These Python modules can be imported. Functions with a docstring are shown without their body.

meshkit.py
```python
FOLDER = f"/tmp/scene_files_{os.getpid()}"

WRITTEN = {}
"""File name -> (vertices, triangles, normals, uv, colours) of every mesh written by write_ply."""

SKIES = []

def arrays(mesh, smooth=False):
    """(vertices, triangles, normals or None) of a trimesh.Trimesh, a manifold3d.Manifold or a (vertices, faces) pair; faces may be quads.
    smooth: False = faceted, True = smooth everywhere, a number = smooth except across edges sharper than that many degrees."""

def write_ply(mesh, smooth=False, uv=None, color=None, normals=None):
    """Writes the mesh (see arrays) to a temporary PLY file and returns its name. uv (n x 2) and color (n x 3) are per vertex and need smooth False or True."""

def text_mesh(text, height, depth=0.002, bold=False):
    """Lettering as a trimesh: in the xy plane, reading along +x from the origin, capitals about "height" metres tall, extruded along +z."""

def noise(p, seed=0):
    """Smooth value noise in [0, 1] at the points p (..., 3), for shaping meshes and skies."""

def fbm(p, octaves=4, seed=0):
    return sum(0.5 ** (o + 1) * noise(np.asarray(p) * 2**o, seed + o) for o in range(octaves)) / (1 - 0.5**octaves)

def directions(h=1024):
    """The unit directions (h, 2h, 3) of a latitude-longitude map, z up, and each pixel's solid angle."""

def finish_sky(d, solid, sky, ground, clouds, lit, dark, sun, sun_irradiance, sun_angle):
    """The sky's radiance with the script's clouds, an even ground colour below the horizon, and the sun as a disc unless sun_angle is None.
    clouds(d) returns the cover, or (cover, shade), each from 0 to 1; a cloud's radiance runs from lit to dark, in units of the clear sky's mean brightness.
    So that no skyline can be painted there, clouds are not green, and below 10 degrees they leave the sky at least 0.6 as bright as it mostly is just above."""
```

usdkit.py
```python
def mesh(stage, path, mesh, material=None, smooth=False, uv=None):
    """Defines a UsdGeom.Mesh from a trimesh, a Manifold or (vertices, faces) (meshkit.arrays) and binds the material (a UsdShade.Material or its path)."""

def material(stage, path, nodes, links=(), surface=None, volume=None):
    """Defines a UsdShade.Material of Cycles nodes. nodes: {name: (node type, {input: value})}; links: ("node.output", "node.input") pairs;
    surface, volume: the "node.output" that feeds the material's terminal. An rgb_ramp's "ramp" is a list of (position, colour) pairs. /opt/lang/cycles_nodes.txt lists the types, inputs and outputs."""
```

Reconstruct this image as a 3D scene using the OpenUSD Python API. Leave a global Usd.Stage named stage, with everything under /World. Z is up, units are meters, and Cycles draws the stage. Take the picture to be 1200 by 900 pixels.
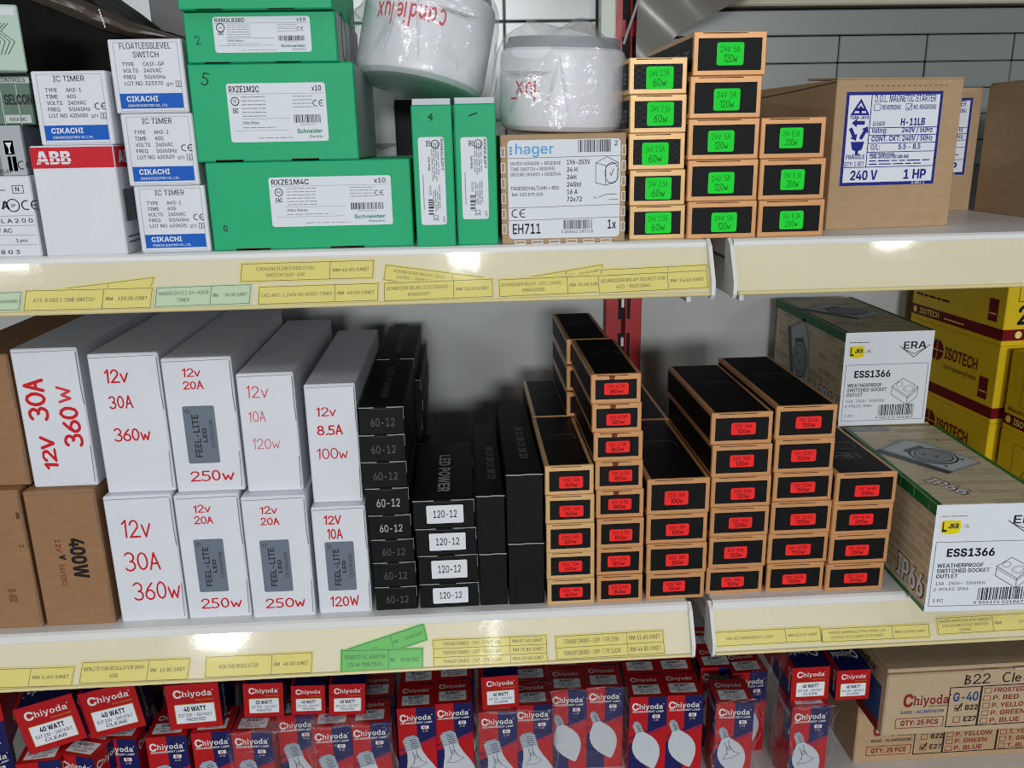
import math, random, glob
import numpy as np, trimesh, usdkit, meshkit
from pxr import Usd, UsdGeom, UsdLux, UsdShade, Gf, Sdf
from shapely.geometry import Polygon, LineString, Point, box as sbox
from shapely import affinity, union_all

random.seed(7)
RNG = np.random.default_rng(7)
stage = Usd.Stage.CreateInMemory()
UsdGeom.SetStageUpAxis(stage, 'Z')
UsdGeom.Xform.Define(stage, '/World')
UsdGeom.Scope.Define(stage, '/World/Looks')

# ------------------------------------------------------------------ camera
ZC, D0, F = 1.30, 0.66, 1000.0                     # camera height, distance to the shelf fronts (plane y = 0), focal length in px of a 1200 px frame
YAW, PITCH, ROLL = 5.46775295e-02, 2.78588087e-01, -1.91990431e-02
EXPOSURE = -0.12
C = np.array([0, -D0, ZC])
_cy, _sy, _cp, _sp = math.cos(YAW), math.sin(YAW), math.cos(PITCH), math.sin(PITCH)
FW = np.array([_sy*_cp, _cy*_cp, -_sp]); _r = np.array([_cy, -_sy, 0.]); _u = np.cross(_r, FW)
_c, _s = math.cos(ROLL), math.sin(ROLL)
RT, UP = _c*_r + _s*_u, -_s*_r + _c*_u
cam = UsdGeom.Camera.Define(stage, '/World/camera')
m = Gf.Matrix4d(1.0)
for i, a in enumerate((RT, UP, -FW)):
    m.SetRow(i, Gf.Vec4d(*map(float, a), 0))
m.SetRow(3, Gf.Vec4d(*map(float, C), 1))
cam.AddTransformOp().Set(m)
cam.CreateHorizontalApertureAttr(36.0); cam.CreateVerticalApertureAttr(27.0)
cam.CreateFocalLengthAttr(36.0*F/1200); cam.CreateClippingRangeAttr(Gf.Vec2f(0.02, 50))
cam.CreateExposureAttr(EXPOSURE)

# ------------------------------------------------------------------ light: ceiling tubes of the aisle, two added fill lamps, soft light of the shop
def rect_light(name, loc, size, target, power, color=(0.94, 0.97, 1.0)):
    L = UsdLux.RectLight.Define(stage, '/World/' + name)
    z = np.array(loc, float) - np.array(target, float); z /= np.linalg.norm(z)
    y = np.array([0, 1.0, 0.0]) if abs(z[1]) < .9 else np.array([0, 0, 1.0])
    x = np.cross(y, z); x /= np.linalg.norm(x); y = np.cross(z, x)
    M = Gf.Matrix4d(1.0)
    for i, a in enumerate((x, y, z)):
        M.SetRow(i, Gf.Vec4d(*map(float, a), 0))
    M.SetRow(3, Gf.Vec4d(*map(float, loc), 1))
    L.AddTransformOp().Set(M)
    L.CreateWidthAttr(size[0]); L.CreateHeightAttr(size[1]); L.CreateIntensityAttr(power); L.CreateColorAttr(Gf.Vec3f(*color))
    return L
rect_light('ceiling_tube_light', (0.0, -1.58, 2.70), (0.07, 0.40), (0.0, -1.58, 0), 50.0)
rect_light('ceiling_tube_light_001', (-2.15, -6.6, 3.0), (0.38, 0.5), (-0.5, 0, 1.0), 24.0)
rect_light('ceiling_tube_light_002', (0.15, -6.6, 2.95), (0.10, 0.9), (0, 0, 1.0), 9.0)
rect_light('ceiling_tube_light_003', (3.6, -12.0, 2.75), (1.2, 1.2), (0.3, 0, 1.0), 30.0)
rect_light('ceiling_tube_light_004', (-3.6, -12.0, 2.75), (1.2, 1.2), (-0.3, 0, 1.0), 36.0)
rect_light('ceiling_tube_light_005', (-0.2, -12.0, 2.75), (1.8, 1.2), (0, 0, 1.0), 84.0)
rect_light('ceiling_tube_light_006', (1.5, -1.15, 2.70), (0.12, 1.2), (1.5, -1.15, 0), 13.0)  # fill lamp added to soften the small tube's shadows, clear of rail reflections
rect_light('ceiling_tube_light_007', (-1.5, -1.15, 2.70), (0.12, 1.2), (-1.5, -1.15, 0), 16.0)  # matching fill lamp added on the other side
dome = UsdLux.DomeLight.Define(stage, '/World/shop_ambient')
dome.CreateIntensityAttr(0.05); dome.CreateColorAttr(Gf.Vec3f(0.96, 0.98, 1.0))

# ------------------------------------------------------------------ pixel <-> world
def ray(x, y):
    return (x-600)/F*RT - (y-450)/F*UP + FW
def aty(x, y, Y):
    d = ray(x, y); return C + d*(Y-C[1])/d[1]
def atz(x, y, Z):
    d = ray(x, y); return C + d*(Z-C[2])/d[2]
def proj(p):
    d = np.asarray(p, float) - C
    return 600 + F*(d@RT)/(d@FW), 450 - F*(d@UP)/(d@FW)

# ------------------------------------------------------------------ materials
def lin(rgb):
    c = np.array(rgb, float)/255
    return tuple(np.where(c <= .04045, c/12.92, ((c+.055)/1.055)**2.4))
MATS = {}
def mat(name, rgb=None, rough=.5, metal=0.0, var=0.0, scale=60.0, bump=0.0, bscale=400.0, spec=.5, stretch=None, emit=0, coat=0.0):
    if name in MATS: return MATS[name]
    col = lin(rgb)
    n = {"p": ("principled_bsdf", {"base_color": col, "roughness": rough, "metallic": metal, "specular_ior_level": spec, "coat_weight": coat})}
    l = []
    if var or bump:
        n["tc"] = ("texture_coordinate", {})
    src = "tc.object"
    if stretch and (var or bump):
        n["mp"] = ("mapping", {"scale": stretch}); l.append(("tc.object", "mp.vector")); src = "mp.vector"
    if var:
        n["n"] = ("noise_texture", {"scale": scale, "detail": 3.0}); l.append((src, "n.vector"))
        n["r"] = ("rgb_ramp", {"ramp": [(0.25, tuple(min(1, c*(1-var)) for c in col)), (0.75, tuple(min(1, c*(1+var)) for c in col))]})
        l += [("n.fac", "r.fac"), ("r.color", "p.base_color")]
    if bump:
        n["n2"] = ("noise_texture", {"scale": bscale, "detail": 2.0}); l.append((src, "n2.vector"))
        n["b"] = ("bump", {"strength": bump, "distance": 0.0006}); l += [("n2.fac", "b.height"), ("b.normal", "p.normal")]
    MATS[name] = usdkit.material(stage, '/World/Looks/' + name, n, l, surface="p.BSDF")
    return MATS[name]
def film_mat(name, solid=.10, rough=.12, tint=(235, 236, 240), bump=.5, bscale=45.0, gl=.18, clear=(1, 1, 1)):
    """thin clear film: mostly transparent, a glossy coat that grows at grazing angles, a little milky scatter"""
    if name in MATS: return MATS[name]
    n = {"tc": ("texture_coordinate", {}), "nz": ("noise_texture", {"scale": bscale, "detail": 3.0, "distortion": 1.2}),
         "b": ("bump", {"strength": bump, "distance": 0.004}),
         "t": ("transparent_bsdf", {"color": clear}), "g": ("glossy_bsdf", {"color": (1, 1, 1), "roughness": rough}),
         "d": ("diffuse_bsdf", {"color": lin(tint)}), "lw": ("layer_weight", {"blend": .35}),
         "mr": ("map_range", {"value": .0, "from_min": 0.0, "from_max": 1.0, "to_min": gl*.35, "to_max": min(1, gl*3)}),
         "m1": ("mix_closure", {"fac": solid}), "m2": ("mix_closure", {"fac": .1})}
    l = [("tc.object", "nz.vector"), ("nz.fac", "b.height"), ("b.normal", "g.normal"), ("b.normal", "lw.normal"), ("lw.facing", "mr.value"),
         ("t.BSDF", "m1.closure1"), ("d.BSDF", "m1.closure2"), ("m1.closure", "m2.closure1"), ("g.BSDF", "m2.closure2"), ("mr.result", "m2.fac")]
    MATS[name] = usdkit.material(stage, '/World/Looks/' + name, n, l, surface="m2.closure")
    return MATS[name]
def M(key):
    """flat print colours by name"""
    table = dict(
        black=((22, 22, 24), .5), ink=((48, 48, 52), .55), grey=((140, 142, 146), .55), palegrey=((176, 178, 182), .55), white=((226, 228, 232), .45),
        paper=((226, 230, 236), .5), red=((206, 26, 40), .45), handred=((206, 30, 38), .5), handred2=((214, 62, 72), .5), blue=((0, 92, 190), .5), navy=((38, 44, 132), .5),
        hager=((104, 172, 218), .5), greenprint=((18, 128, 92), .5), yellowlab=((238, 224, 128), .6), palegreen=((206, 226, 190), .6), green2=((112, 206, 104), .6),
        stgreen=((20, 226, 52), .55), stred=((250, 44, 40), .55), pen=((16, 84, 30), .6), penred=((96, 10, 14), .6), maroon=((110, 18, 30), .5),
        chred=((176, 22, 28), .42), chnavy=((25, 28, 84), .42), chwhite=((218, 216, 212), .45), chline=((150, 34, 66), .45), bulb=((190, 196, 200), .4), bulbdark=((60, 72, 88), .4), bulbmid=((146, 158, 170), .4),
        silver=((112, 122, 134), .35), feel=((46, 48, 54), .5), panel=((8, 8, 9), .55), pattern=((30, 31, 35), .3), specwhite=((150, 150, 154), .5),
        led=((80, 81, 84), .5), ledhi=((168, 168, 172), .45), edgewhite=((170, 168, 164), .6), slit=((60, 36, 22), .7), seam=((120, 118, 116), .8), kraftdark=((96, 66, 42), .8),
        kraftprint=((126, 34, 34), .7), kraftblue=((46, 74, 122), .7), kraftblack=((38, 30, 26), .7), marker=((40, 22, 18), .6), eragreen=((14, 116, 58), .4), brickline=((238, 230, 208), .5),
        brickdark=((190, 176, 142), .5), photo=((150, 156, 160), .4), photodark=((74, 82, 90), .4), photolight=((196, 202, 206), .4), jkr=((232, 212, 20), .5), isored=((112, 14, 24), .5),
        selgreen=((78, 118, 96), .5), selpale=((196, 204, 200), .5), goldline=((190, 150, 60), .5), cetex=((70, 70, 72), .6))
    if key in MATS: return MATS[key]
    rgb, r = table[key]
    return mat(key, rgb, r, spec=.2)
BODY = dict(
    whitecard=dict(rgb=(222, 224, 230), rough=.5, var=.03, scale=30, bump=.12, bscale=120),
    greycard=dict(rgb=(196, 196, 198), rough=.55, var=.05, scale=40, bump=.15, bscale=150),
    green=dict(rgb=(0, 172, 112), spec=.3, rough=.5, var=.04, scale=30, bump=.1, bscale=150),
    kraft=dict(rgb=(176, 146, 110), rough=.75, var=.08, scale=60, bump=.3, bscale=500, stretch=(1, 1, 3)),
    brown=dict(rgb=(152, 112, 76), rough=.75, var=.08, scale=60, bump=.3, bscale=500, stretch=(1, 1, 3)),
    kraftpale=dict(rgb=(182, 158, 126), rough=.75, var=.06, scale=60, bump=.25, bscale=500),
    gold=dict(rgb=(214, 156, 102), rough=.36, metal=.25, var=.14, scale=22, bump=.08, bscale=200),
    goldpale=dict(rgb=(224, 180, 122), rough=.36, metal=.25, var=.14, scale=22, bump=.08, bscale=200),
    blackcard=dict(rgb=(10, 10, 11), spec=.22, rough=.6, var=.15, scale=50, bump=.12, bscale=160),
    yellow=dict(rgb=(222, 190, 16), rough=.45, var=.05, scale=20, bump=.1, bscale=120),
    eracard=dict(rgb=(206, 192, 156), rough=.42, var=.06, scale=60, bump=.1, bscale=200),
    chbody=dict(rgb=(164, 20, 26), rough=.4, var=.05, scale=40, bump=.08, bscale=200),
    palegreenbox=dict(rgb=(190, 214, 196), rough=.5, var=.03, scale=40, bump=.1),
    selbox=dict(rgb=(70, 104, 84), rough=.5, var=.05, scale=40, bump=.1),
    darkgreybox=dict(rgb=(120, 124, 130), rough=.5, var=.05, scale=40, bump=.1))
def B(key): return mat(key + '_board', **BODY[key])
WHITE_METAL = mat('white_enamel', (226, 226, 222), .35, var=.03, scale=8)
RAIL_CREAM = mat('rail_backing', (234, 225, 192), .5, var=.05, scale=6, stretch=(1, 4, 4))
RAIL_EDGE = mat('rail_edge', (222, 208, 150), .3)
RED_METAL = mat('red_enamel', (172, 12, 20), .38, var=.06, scale=30)
TILE_GREY = mat('wall_tile_grey', (128, 134, 130), .3, var=.03, scale=5)
TILE = mat('wall_tile', (178, 182, 180), .25, var=.03, scale=5)
GROUT = mat('tile_grout', (112, 114, 108), .85, var=.1, scale=60)
PANEL_GREY = mat('back_panel', (180, 182, 180), .22, var=.02, scale=3)
BEIGE = mat('beige_panel', (214, 206, 184), .45, var=.02, scale=4)
DARK = mat('dark_slot', (14, 12, 12), .8)

# ------------------------------------------------------------------ prims
USED = {}
def numbered(parent, name):
    k = (parent, name); i = USED.get(k, 0); USED[k] = i+1
    return f"{parent}/{name}" + (f"_{i:03d}" if i else '')
def custom(prim, **kw):
    for k, v in kw.items():
        if v: prim.SetCustomDataByKey(k, v)
def obj(name, mesh, material, parent='/World', label=None, cat=None, group=None, kind=None, smooth=False):
    p = numbered(parent, name)
    g = usdkit.mesh(stage, p, mesh, material, smooth=smooth)
    custom(g.GetPrim(), label=label, category=cat, group=group, kind=kind)
    return p
def thing(name, label, cat, loc=(0, 0, 0), yaw=0, group=None, roll=0, pitch=0):
    p = numbered('/World', name)
    x = UsdGeom.Xform.Define(stage, p)
    x.AddTranslateOp().Set(Gf.Vec3d(*map(float, loc)))
    if yaw: x.AddRotateZOp().Set(float(yaw))
    if roll: x.AddRotateYOp().Set(float(roll))
    if pitch: x.AddRotateXOp().Set(float(pitch))
    custom(x.GetPrim(), label=label, category=cat, group=group)
    return p
def struct(name, mesh, material, parent='/World', smooth=False):
    return obj(name, mesh, material, parent, kind='structure' if parent == '/World' else None, smooth=smooth)
def cat_(*ms): return trimesh.util.concatenate([trimesh.Trimesh(np.array(a.vertices), np.array(a.faces), process=False) for a in ms])
def bx(x0, x1, y0, y1, z0, z1, c=0.0):
    """box with chamfered edges"""
    lo, hi = np.array([x0, y0, z0], float), np.array([x1, y1, z1], float)
    if c <= 0:
        b = trimesh.creation.box(hi-lo); b.apply_translation((lo+hi)/2); return b
    pts = []
    for sx in (0, 1):
        for sy in (0, 1):
            for sz in (0, 1):
                p = np.array([hi[0] if sx else lo[0], hi[1] if sy else lo[1], hi[2] if sz else lo[2]])
                d = np.array([-1 if sx else 1, -1 if sy else 1, -1 if sz else 1])*c
                for k in range(3):
                    q = p + d; q[k] = p[k]; pts.append(q)
    return trimesh.convex.convex_hull(np.array(pts))
def tube(pts, r, n=8):
    pts = np.asarray(pts, float); V, Fc = [], []
    for i, p in enumerate(pts):
        t = pts[min(i+1, len(pts)-1)] - pts[max(i-1, 0)]; t /= np.linalg.norm(t)
        a = np.cross(t, [0, 0, 1.0]); a = a/np.linalg.norm(a) if np.linalg.norm(a) > 1e-6 else np.array([1.0, 0, 0]); b = np.cross(t, a)
        rr = r[i] if np.ndim(r) else r
        V += [p + rr*(math.cos(k*2*math.pi/n)*a + math.sin(k*2*math.pi/n)*b) for k in range(n)]
    for i in range(len(pts)-1):
        for k in range(n):
            a, b = i*n+k, i*n+(k+1) % n
            Fc += [[a, b, b+n], [a, b+n, a+n]]
    for base, flip in ((0, 1), ((len(pts)-1)*n, 0)):
        for k in range(1, n-1): Fc.append([base, base+k+1, base+k] if not flip else [base, base+k, base+k+1])
    return trimesh.Trimesh(np.array(V), np.array(Fc), process=False)
def lathe(profile, n=48):
    return trimesh.creation.revolve(np.array(profile), sections=n)

# ------------------------------------------------------------------ lettering
_FP = glob.glob("/opt/blender-*/*/datafiles/fonts/Inter.woff2")[0]
_FONTS, _GLYPH = {}, {}
def font(weight):
    if weight not in _FONTS:
        from PIL import ImageFont
        f = ImageFont.truetype(_FP, 64)
        try: f.set_variation_by_axes([20, weight])
        except Exception: pass
        _FONTS[weight] = f
    return _FONTS[weight]
def tri(poly):
    V, Fc, n = [], [], 0
    for g in getattr(poly, 'geoms', [poly]):
        if g.is_empty or g.area <= 0 or g.geom_type != 'Polygon': continue
        v, f = trimesh.creation.triangulate_polygon(g, engine='earcut')
        V.append(v); Fc.append(f+n); n += len(v)
    if not V: return np.zeros((0, 2)), np.zeros((0, 3), int)
    return np.vstack(V), np.vstack(Fc)
def glyph(ch, weight):
    """(vertices, faces, advance) with capitals one unit tall"""
    k = (ch, weight)
    if k not in _GLYPH:
        from PIL import Image, ImageDraw
        f = font(weight); adv = f.getlength(ch)
        x0, y0, x1, y1 = f.getbbox(ch, anchor="ls")
        if ch == ' ' or x1 <= x0:
            _GLYPH[k] = (np.zeros((0, 2)), np.zeros((0, 3), int), adv/46.5)
        else:
            im = Image.new("L", (x1-x0+8, y1-y0+8)); ImageDraw.Draw(im).text((4-x0, 4-y0), ch, 255, f, anchor="ls")
            on = np.pad(np.asarray(im) > 127, ((0, 0), (1, 1))).astype(np.int8)
            rows, st = np.nonzero(np.diff(on, axis=1) == 1); en = np.nonzero(np.diff(on, axis=1) == -1)[1]
            from shapely import box as vbox
            sh = union_all(vbox(st, -rows-1, en, -rows)).buffer(.55).buffer(-.55).simplify(.75)
            v, fc = tri(sh)
            _GLYPH[k] = ((v + [x0-4, 4-y0])/46.5, fc, adv/46.5)
    return _GLYPH[k]
def text2d(s, weight=500):
    V, Fc, n, x = [], [], 0, 0.0
    for ch in s:
        v, f, a = glyph(ch, weight)
        if len(v): V.append(v + [x, 0]); Fc.append(f+n); n += len(v)
        x += a
    if not V: return np.zeros((0, 2)), np.zeros((0, 3), int), x
    return np.vstack(V), np.vstack(Fc), x
def _arc(cx, cy, rx, ry, a0, a1, n=10):
    return [(cx + rx*math.cos(math.radians(a0+(a1-a0)*i/n)), cy + ry*math.sin(math.radians(a0+(a1-a0)*i/n))) for i in range(n+1)]
STROKES = {
    '0': [_arc(.3, .5, .27, .48, 95, 455)], '1': [[(.1, .78), (.32, 1), (.26, 0)]],
    '2': [[(.05, .75)] + _arc(.3, .72, .25, .27, 160, -30, 8) + [(.02, .03), (.62, .03)]],
    '3': [_arc(.28, .74, .26, .26, 150, -80, 8) + _arc(.28, .25, .3, .27, 85, -150, 8)],
    '4': [[(.4, 1), (.04, .36), (.62, .38)], [(.44, .7), (.4, 0)]],
    '5': [[(.56, .98), (.14, .96), (.1, .56)] + _arc(.26, .3, .3, .3, 110, -140, 9)],
    '6': [[(.48, .98), (.2, .66)] + _arc(.3, .28, .27, .28, 160, -200, 10)],
    '7': [[(.04, .96), (.58, .96), (.22, 0)]], '8': [_arc(.3, .75, .22, .24, 270, -90, 9) + _arc(.3, .26, .27, .26, 90, 450, 9)],
    '9': [_arc(.3, .72, .25, .26, 0, 360, 9) + [(.5, .3), (.3, 0)]], '.': [[(.12, .0), (.18, .06)]],
    'V': [[(.02, 1), (.26, .02), (.58, 1)]], 'v': [[(.02, .66), (.24, .02), (.52, .7)]], 'A': [[(.0, 0), (.28, 1), (.56, 0)], [(.12, .36), (.46, .38)]],
    'W': [[(.02, .95), (.2, .03), (.38, .7), (.58, .03), (.8, 1)]], 'w': [[(.02, .68), (.18, .03), (.36, .5), (.54, .03), (.74, .72)]],
    'B': [[(.08, 0), (.12, 1)], [(.1, .98), (.4, .9), (.42, .64), (.14, .52), (.5, .4), (.48, .1), (.08, .02)]],
    'C': [_arc(.36, .5, .32, .48, 50, 310)], 'c': [_arc(.26, .32, .24, .32, 50, 310)], 'l': [[(.15, 1), (.12, 0)]], 'e': [[(.06, .34), (.46, .36)] + _arc(.26, .34, .22, .3, 10, 320)],
    'a': [_arc(.24, .3, .22, .28, 20, 380), [(.48, .6), (.48, .0)]], 'n': [[(.06, .6), (.06, 0)], [(.06, .4), (.28, .6), (.44, .45), (.44, 0)]],
    'd': [_arc(.22, .3, .2, .28, 0, 360), [(.44, 1), (.44, 0)]], 'i': [[(.1, .6), (.1, 0)], [(.1, .82), (.11, .86)]], 'u': [[(.06, .6), (.08, .15), (.26, 0), (.44, .2), (.44, .6), (.44, 0)]],
    'x': [[(.04, .6), (.46, 0)], [(.46, .62), (.02, 0)]], 'k': [[(.06, 1), (.06, 0)], [(.44, .6), (.08, .28), (.46, 0)]], 'E': [[(.5, 1), (.08, .98), (.06, 0), (.5, .02)], [(.08, .5), (.42, .52)]],
    'S': [_arc(.3, .74, .24, .25, 40, 240, 8) + _arc(.28, .26, .27, .26, 80, -140, 8)], '-': [[(.05, .45), (.4, .48)]], '/': [[(.0, -.05), (.3, 1)]], 'y': [[(.04, .6), (.24, .1)], [(.46, .6), (.12, -.3)]]}
ADV = {'1': .5, '.': .3, 'i': .28, 'l': .3, 'W': .95, 'w': .9, '/': .4, 'v': .66, ' ': .45}
def hand2d(s, t=.1, wob=.03, rng=random):
    geo, x = [], 0.0
    for ch in s:
        for st in STROKES.get(ch, []):
            sx, sy = 1+rng.uniform(-wob, wob)*2, 1+rng.uniform(-wob, wob)*2
            pts = [(x + px*sx + rng.uniform(-wob, wob)*.4, py*sy + rng.uniform(-wob, wob)*.4) for px, py in st]
            geo.append(LineString(pts).buffer(t/2, quad_segs=2))
        x += ADV.get(ch, .74)
    v, f = tri(union_all(geo).simplify(.012))
    return v, f, x

class Art:
    """flat print on one face: coordinates run 0..1 across the face, heights as a share of the face's height"""
    def __init__(s, fw, fh): s.w, s.h, s.g = fw, fh, {}
    def put(s, el, col, v, f, layer):
        if len(v): s.g.setdefault((el, col), []).append((np.asarray(v), np.asarray(f), layer))
    def poly(s, P, col, el='print', layer=1):
        v, f = tri(affinity.scale(P, s.w, s.h, origin=(0, 0)) if False else Polygon([(x*s.w, y*s.h) for x, y in (P.exterior.coords if hasattr(P, 'exterior') else P)]).buffer(0))
        s.put(el, col, v, f, layer)
    def rect(s, x, y, w, h, col, el='print', layer=1, r=0):
        p = sbox(x*s.w, y*s.h, (x+w)*s.w, (y+h)*s.h)
        if r: p = p.buffer(-r).buffer(r, quad_segs=3)
        v, f = tri(p); s.put(el, col, v, f, layer)
    def frame(s, x, y, w, h, col, t=.0004, el='print', layer=2):
        p = sbox(x*s.w, y*s.h, (x+w)*s.w, (y+h)*s.h)
        v, f = tri(p.difference(p.buffer(-t))); s.put(el, col, v, f, layer)
    def line(s, pts, t, col, el='print', layer=2):
        v, f = tri(LineString([(x*s.w, y*s.h) for x, y in pts]).buffer(t/2, cap_style='flat', quad_segs=1)); s.put(el, col, v, f, layer)
    def ring(s, x, y, r, t, col, el='print', layer=2, ry=None):
        p = affinity.scale(Point(0, 0).buffer(r, quad_segs=5), 1, (ry or r)/r); q = affinity.scale(Point(0, 0).buffer(max(r-t, 1e-6), quad_segs=5), 1, (ry or r)/r)
        v, f = tri(p.difference(q) if t < r else p); s.put(el, col, v + [x*s.w, y*s.h], f, layer)
    def _place(s, v, x, y, h, wfit, width, anchor, rot):
        k = h*s.h
        kx = (wfit*s.w/width) if wfit else k
        v = v*[kx, k]
        v = v - [{'l': 0, 'c': .5, 'r': 1}[anchor]*width*kx, 0]
        if rot:
            a = math.radians(rot); v = v @ np.array([[math.cos(a), math.sin(a)], [-math.sin(a), math.cos(a)]])
        return v + [x*s.w, y*s.h]
    def text(s, x, y, t, h, col, el='print', w=None, weight=500, anchor='l', rot=0, layer=2):
        v, f, width = text2d(t, weight)
        if len(v): s.put(el, col, s._place(v, x, y, h, w, width, anchor, rot), f, layer)
    def hand(s, x, y, t, h, col, el='handwriting', w=None, thick=.12, anchor='l', rot=0, layer=2, wob=.03):
        v, f, width = hand2d(t, thick, wob)
        if len(v): s.put(el, col, s._place(v, x, y, h, w, width, anchor, rot), f, layer)
    def greek(s, x, y, w, h, col, el='print', layer=2, rng=random):
        """lines of print too small to read: word-length dashes"""
        c, V = x, []
        while c < x+w-.01*w:
            n = min(rng.uniform(.08, .24)*w, x+w-c); s.rect(c, y+.2*h, n, h*.62, col, el, layer); c += n + .035*w
    def barcode(s, x, y, w, h, col, el='print', layer=2, seed=1):
        r = random.Random(seed); c = 0.0
        while c < 1:
            n = r.choice((.012, .012, .024, .036)); s.rect(x+c*w, y, min(n, 1-c)*w, h, col, el, layer); c += n + r.choice((.012, .02, .03))
    def emit(s, path, face, d=None, only=None, eps=.00014):
        O, u, v, n = face
        made = {}
        for (el, col), parts in s.g.items():
            V, Fc, k = [], [], 0
            for p, f, layer in parts:
                q = O + p[:, :1]*u + p[:, 1:2]*v + n*(eps*layer)
                if len(f):
                    a, b, c = p[f[:, 0]], p[f[:, 1]], p[f[:, 2]]
                    neg = ((b[:, 0]-a[:, 0])*(c[:, 1]-a[:, 1]) - (b[:, 1]-a[:, 1])*(c[:, 0]-a[:, 0])) < 0
                    f = f.copy(); f[neg] = f[neg][:, ::-1]
                V.append(q); Fc.append(f+k); k += len(q)
            up, name = path, el
            if '/' in el:
                a, name = el.split('/'); up = made.get(a, path)
            o = obj(name, (np.vstack(V), np.vstack(Fc)), M(col) if isinstance(col, str) else col, up)
            made.setdefault(el, o)
        return made
def chiyoda(a, x, y, h, w, col, el='print', layer=3, reg=True, rot=0):
    """the bulb maker's slab-serif wordmark: a large C, then the smaller letters with slabs on their stems"""
    V, Fc, n = [], [], 0
    v, f, adv = glyph('C', 800); V.append(v*[1.42, 1.42] + [0, -.20]); Fc.append(f); n = len(v); px = adv*1.38
    for ch in 'hiyoda':
        v, f, ad = glyph(ch, 700); v = v*.98
        V.append(v + [px, 0]); Fc.append(f+n); n += len(v)
        lo, hi = v[:, 0].min(), v[:, 0].max(); top = v[:, 1].max()
        sl = {'h': [(lo-.06, lo+.26, 0), (hi-.26, hi+.06, 0), (lo-.08, lo+.1, .93*top)], 'i': [(lo-.08, hi+.08, 0)], 'd': [(hi-.12, hi+.08, 0), (hi-.3, hi, .93*top)], 'a': [(hi-.05, hi+.1, 0)],
              'y': [(lo-.05, lo+.22, .66*1.0), (hi-.2, hi+.05, .66)]}.get(ch, [])
        for x0, x1, yy in sl:
            q = np.array([[x0, yy], [x1, yy], [x1, yy+.085], [x0, yy+.085]]) + [px, 0]
            V.append(q); Fc.append(np.array([[0, 1, 2], [0, 2, 3]])+n); n += 4
        px += ad*.98 + .06
    if reg:
        v, f = tri(Point(0, 0).buffer(.1, quad_segs=3)); V.append(v + [px+.08, .95]); Fc.append(f+n)
    a.put(el, col, a._place(np.vstack(V), x, y, h, w, px, 'l', rot), np.vstack(Fc), layer)

# ------------------------------------------------------------------ boxes
def faces_of(w, d, h):
    X, Y, Z = np.eye(3)
    return dict(front=((np.array([-w/2, 0, 0]), X, Z, -Y), w, h), top=((np.array([-w/2, 0, h]), X, Y, Z), w, d),
                left=((np.array([-w/2, d, 0]), -Y, Z, -X), d, h), right=((np.array([w/2, 0, 0]), Y, Z, X), d, h))
class Box:
    def __init__(s, name, label, cat, w, d, h, loc, board, yaw=0, group=None, chamfer=.0007, roll=0, pitch=0, body='carton', bodymat=None):
        s.w, s.d, s.h = w, d, h
        s.path = thing(name, label, cat, loc, yaw, group, roll, pitch)
        s.zt = loc[2] + h + .0002
        s.body = obj(body, bx(-w/2, w/2, 0, d, 0, h, chamfer), bodymat or B(board), s.path)
        s.faces = faces_of(w, d, h); s.loc = loc
    def art(s, face):
        return Art(s.faces[face][1], s.faces[face][2])
    def emit(s, art, face):
        return art.emit(s.path, s.faces[face][0])
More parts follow.
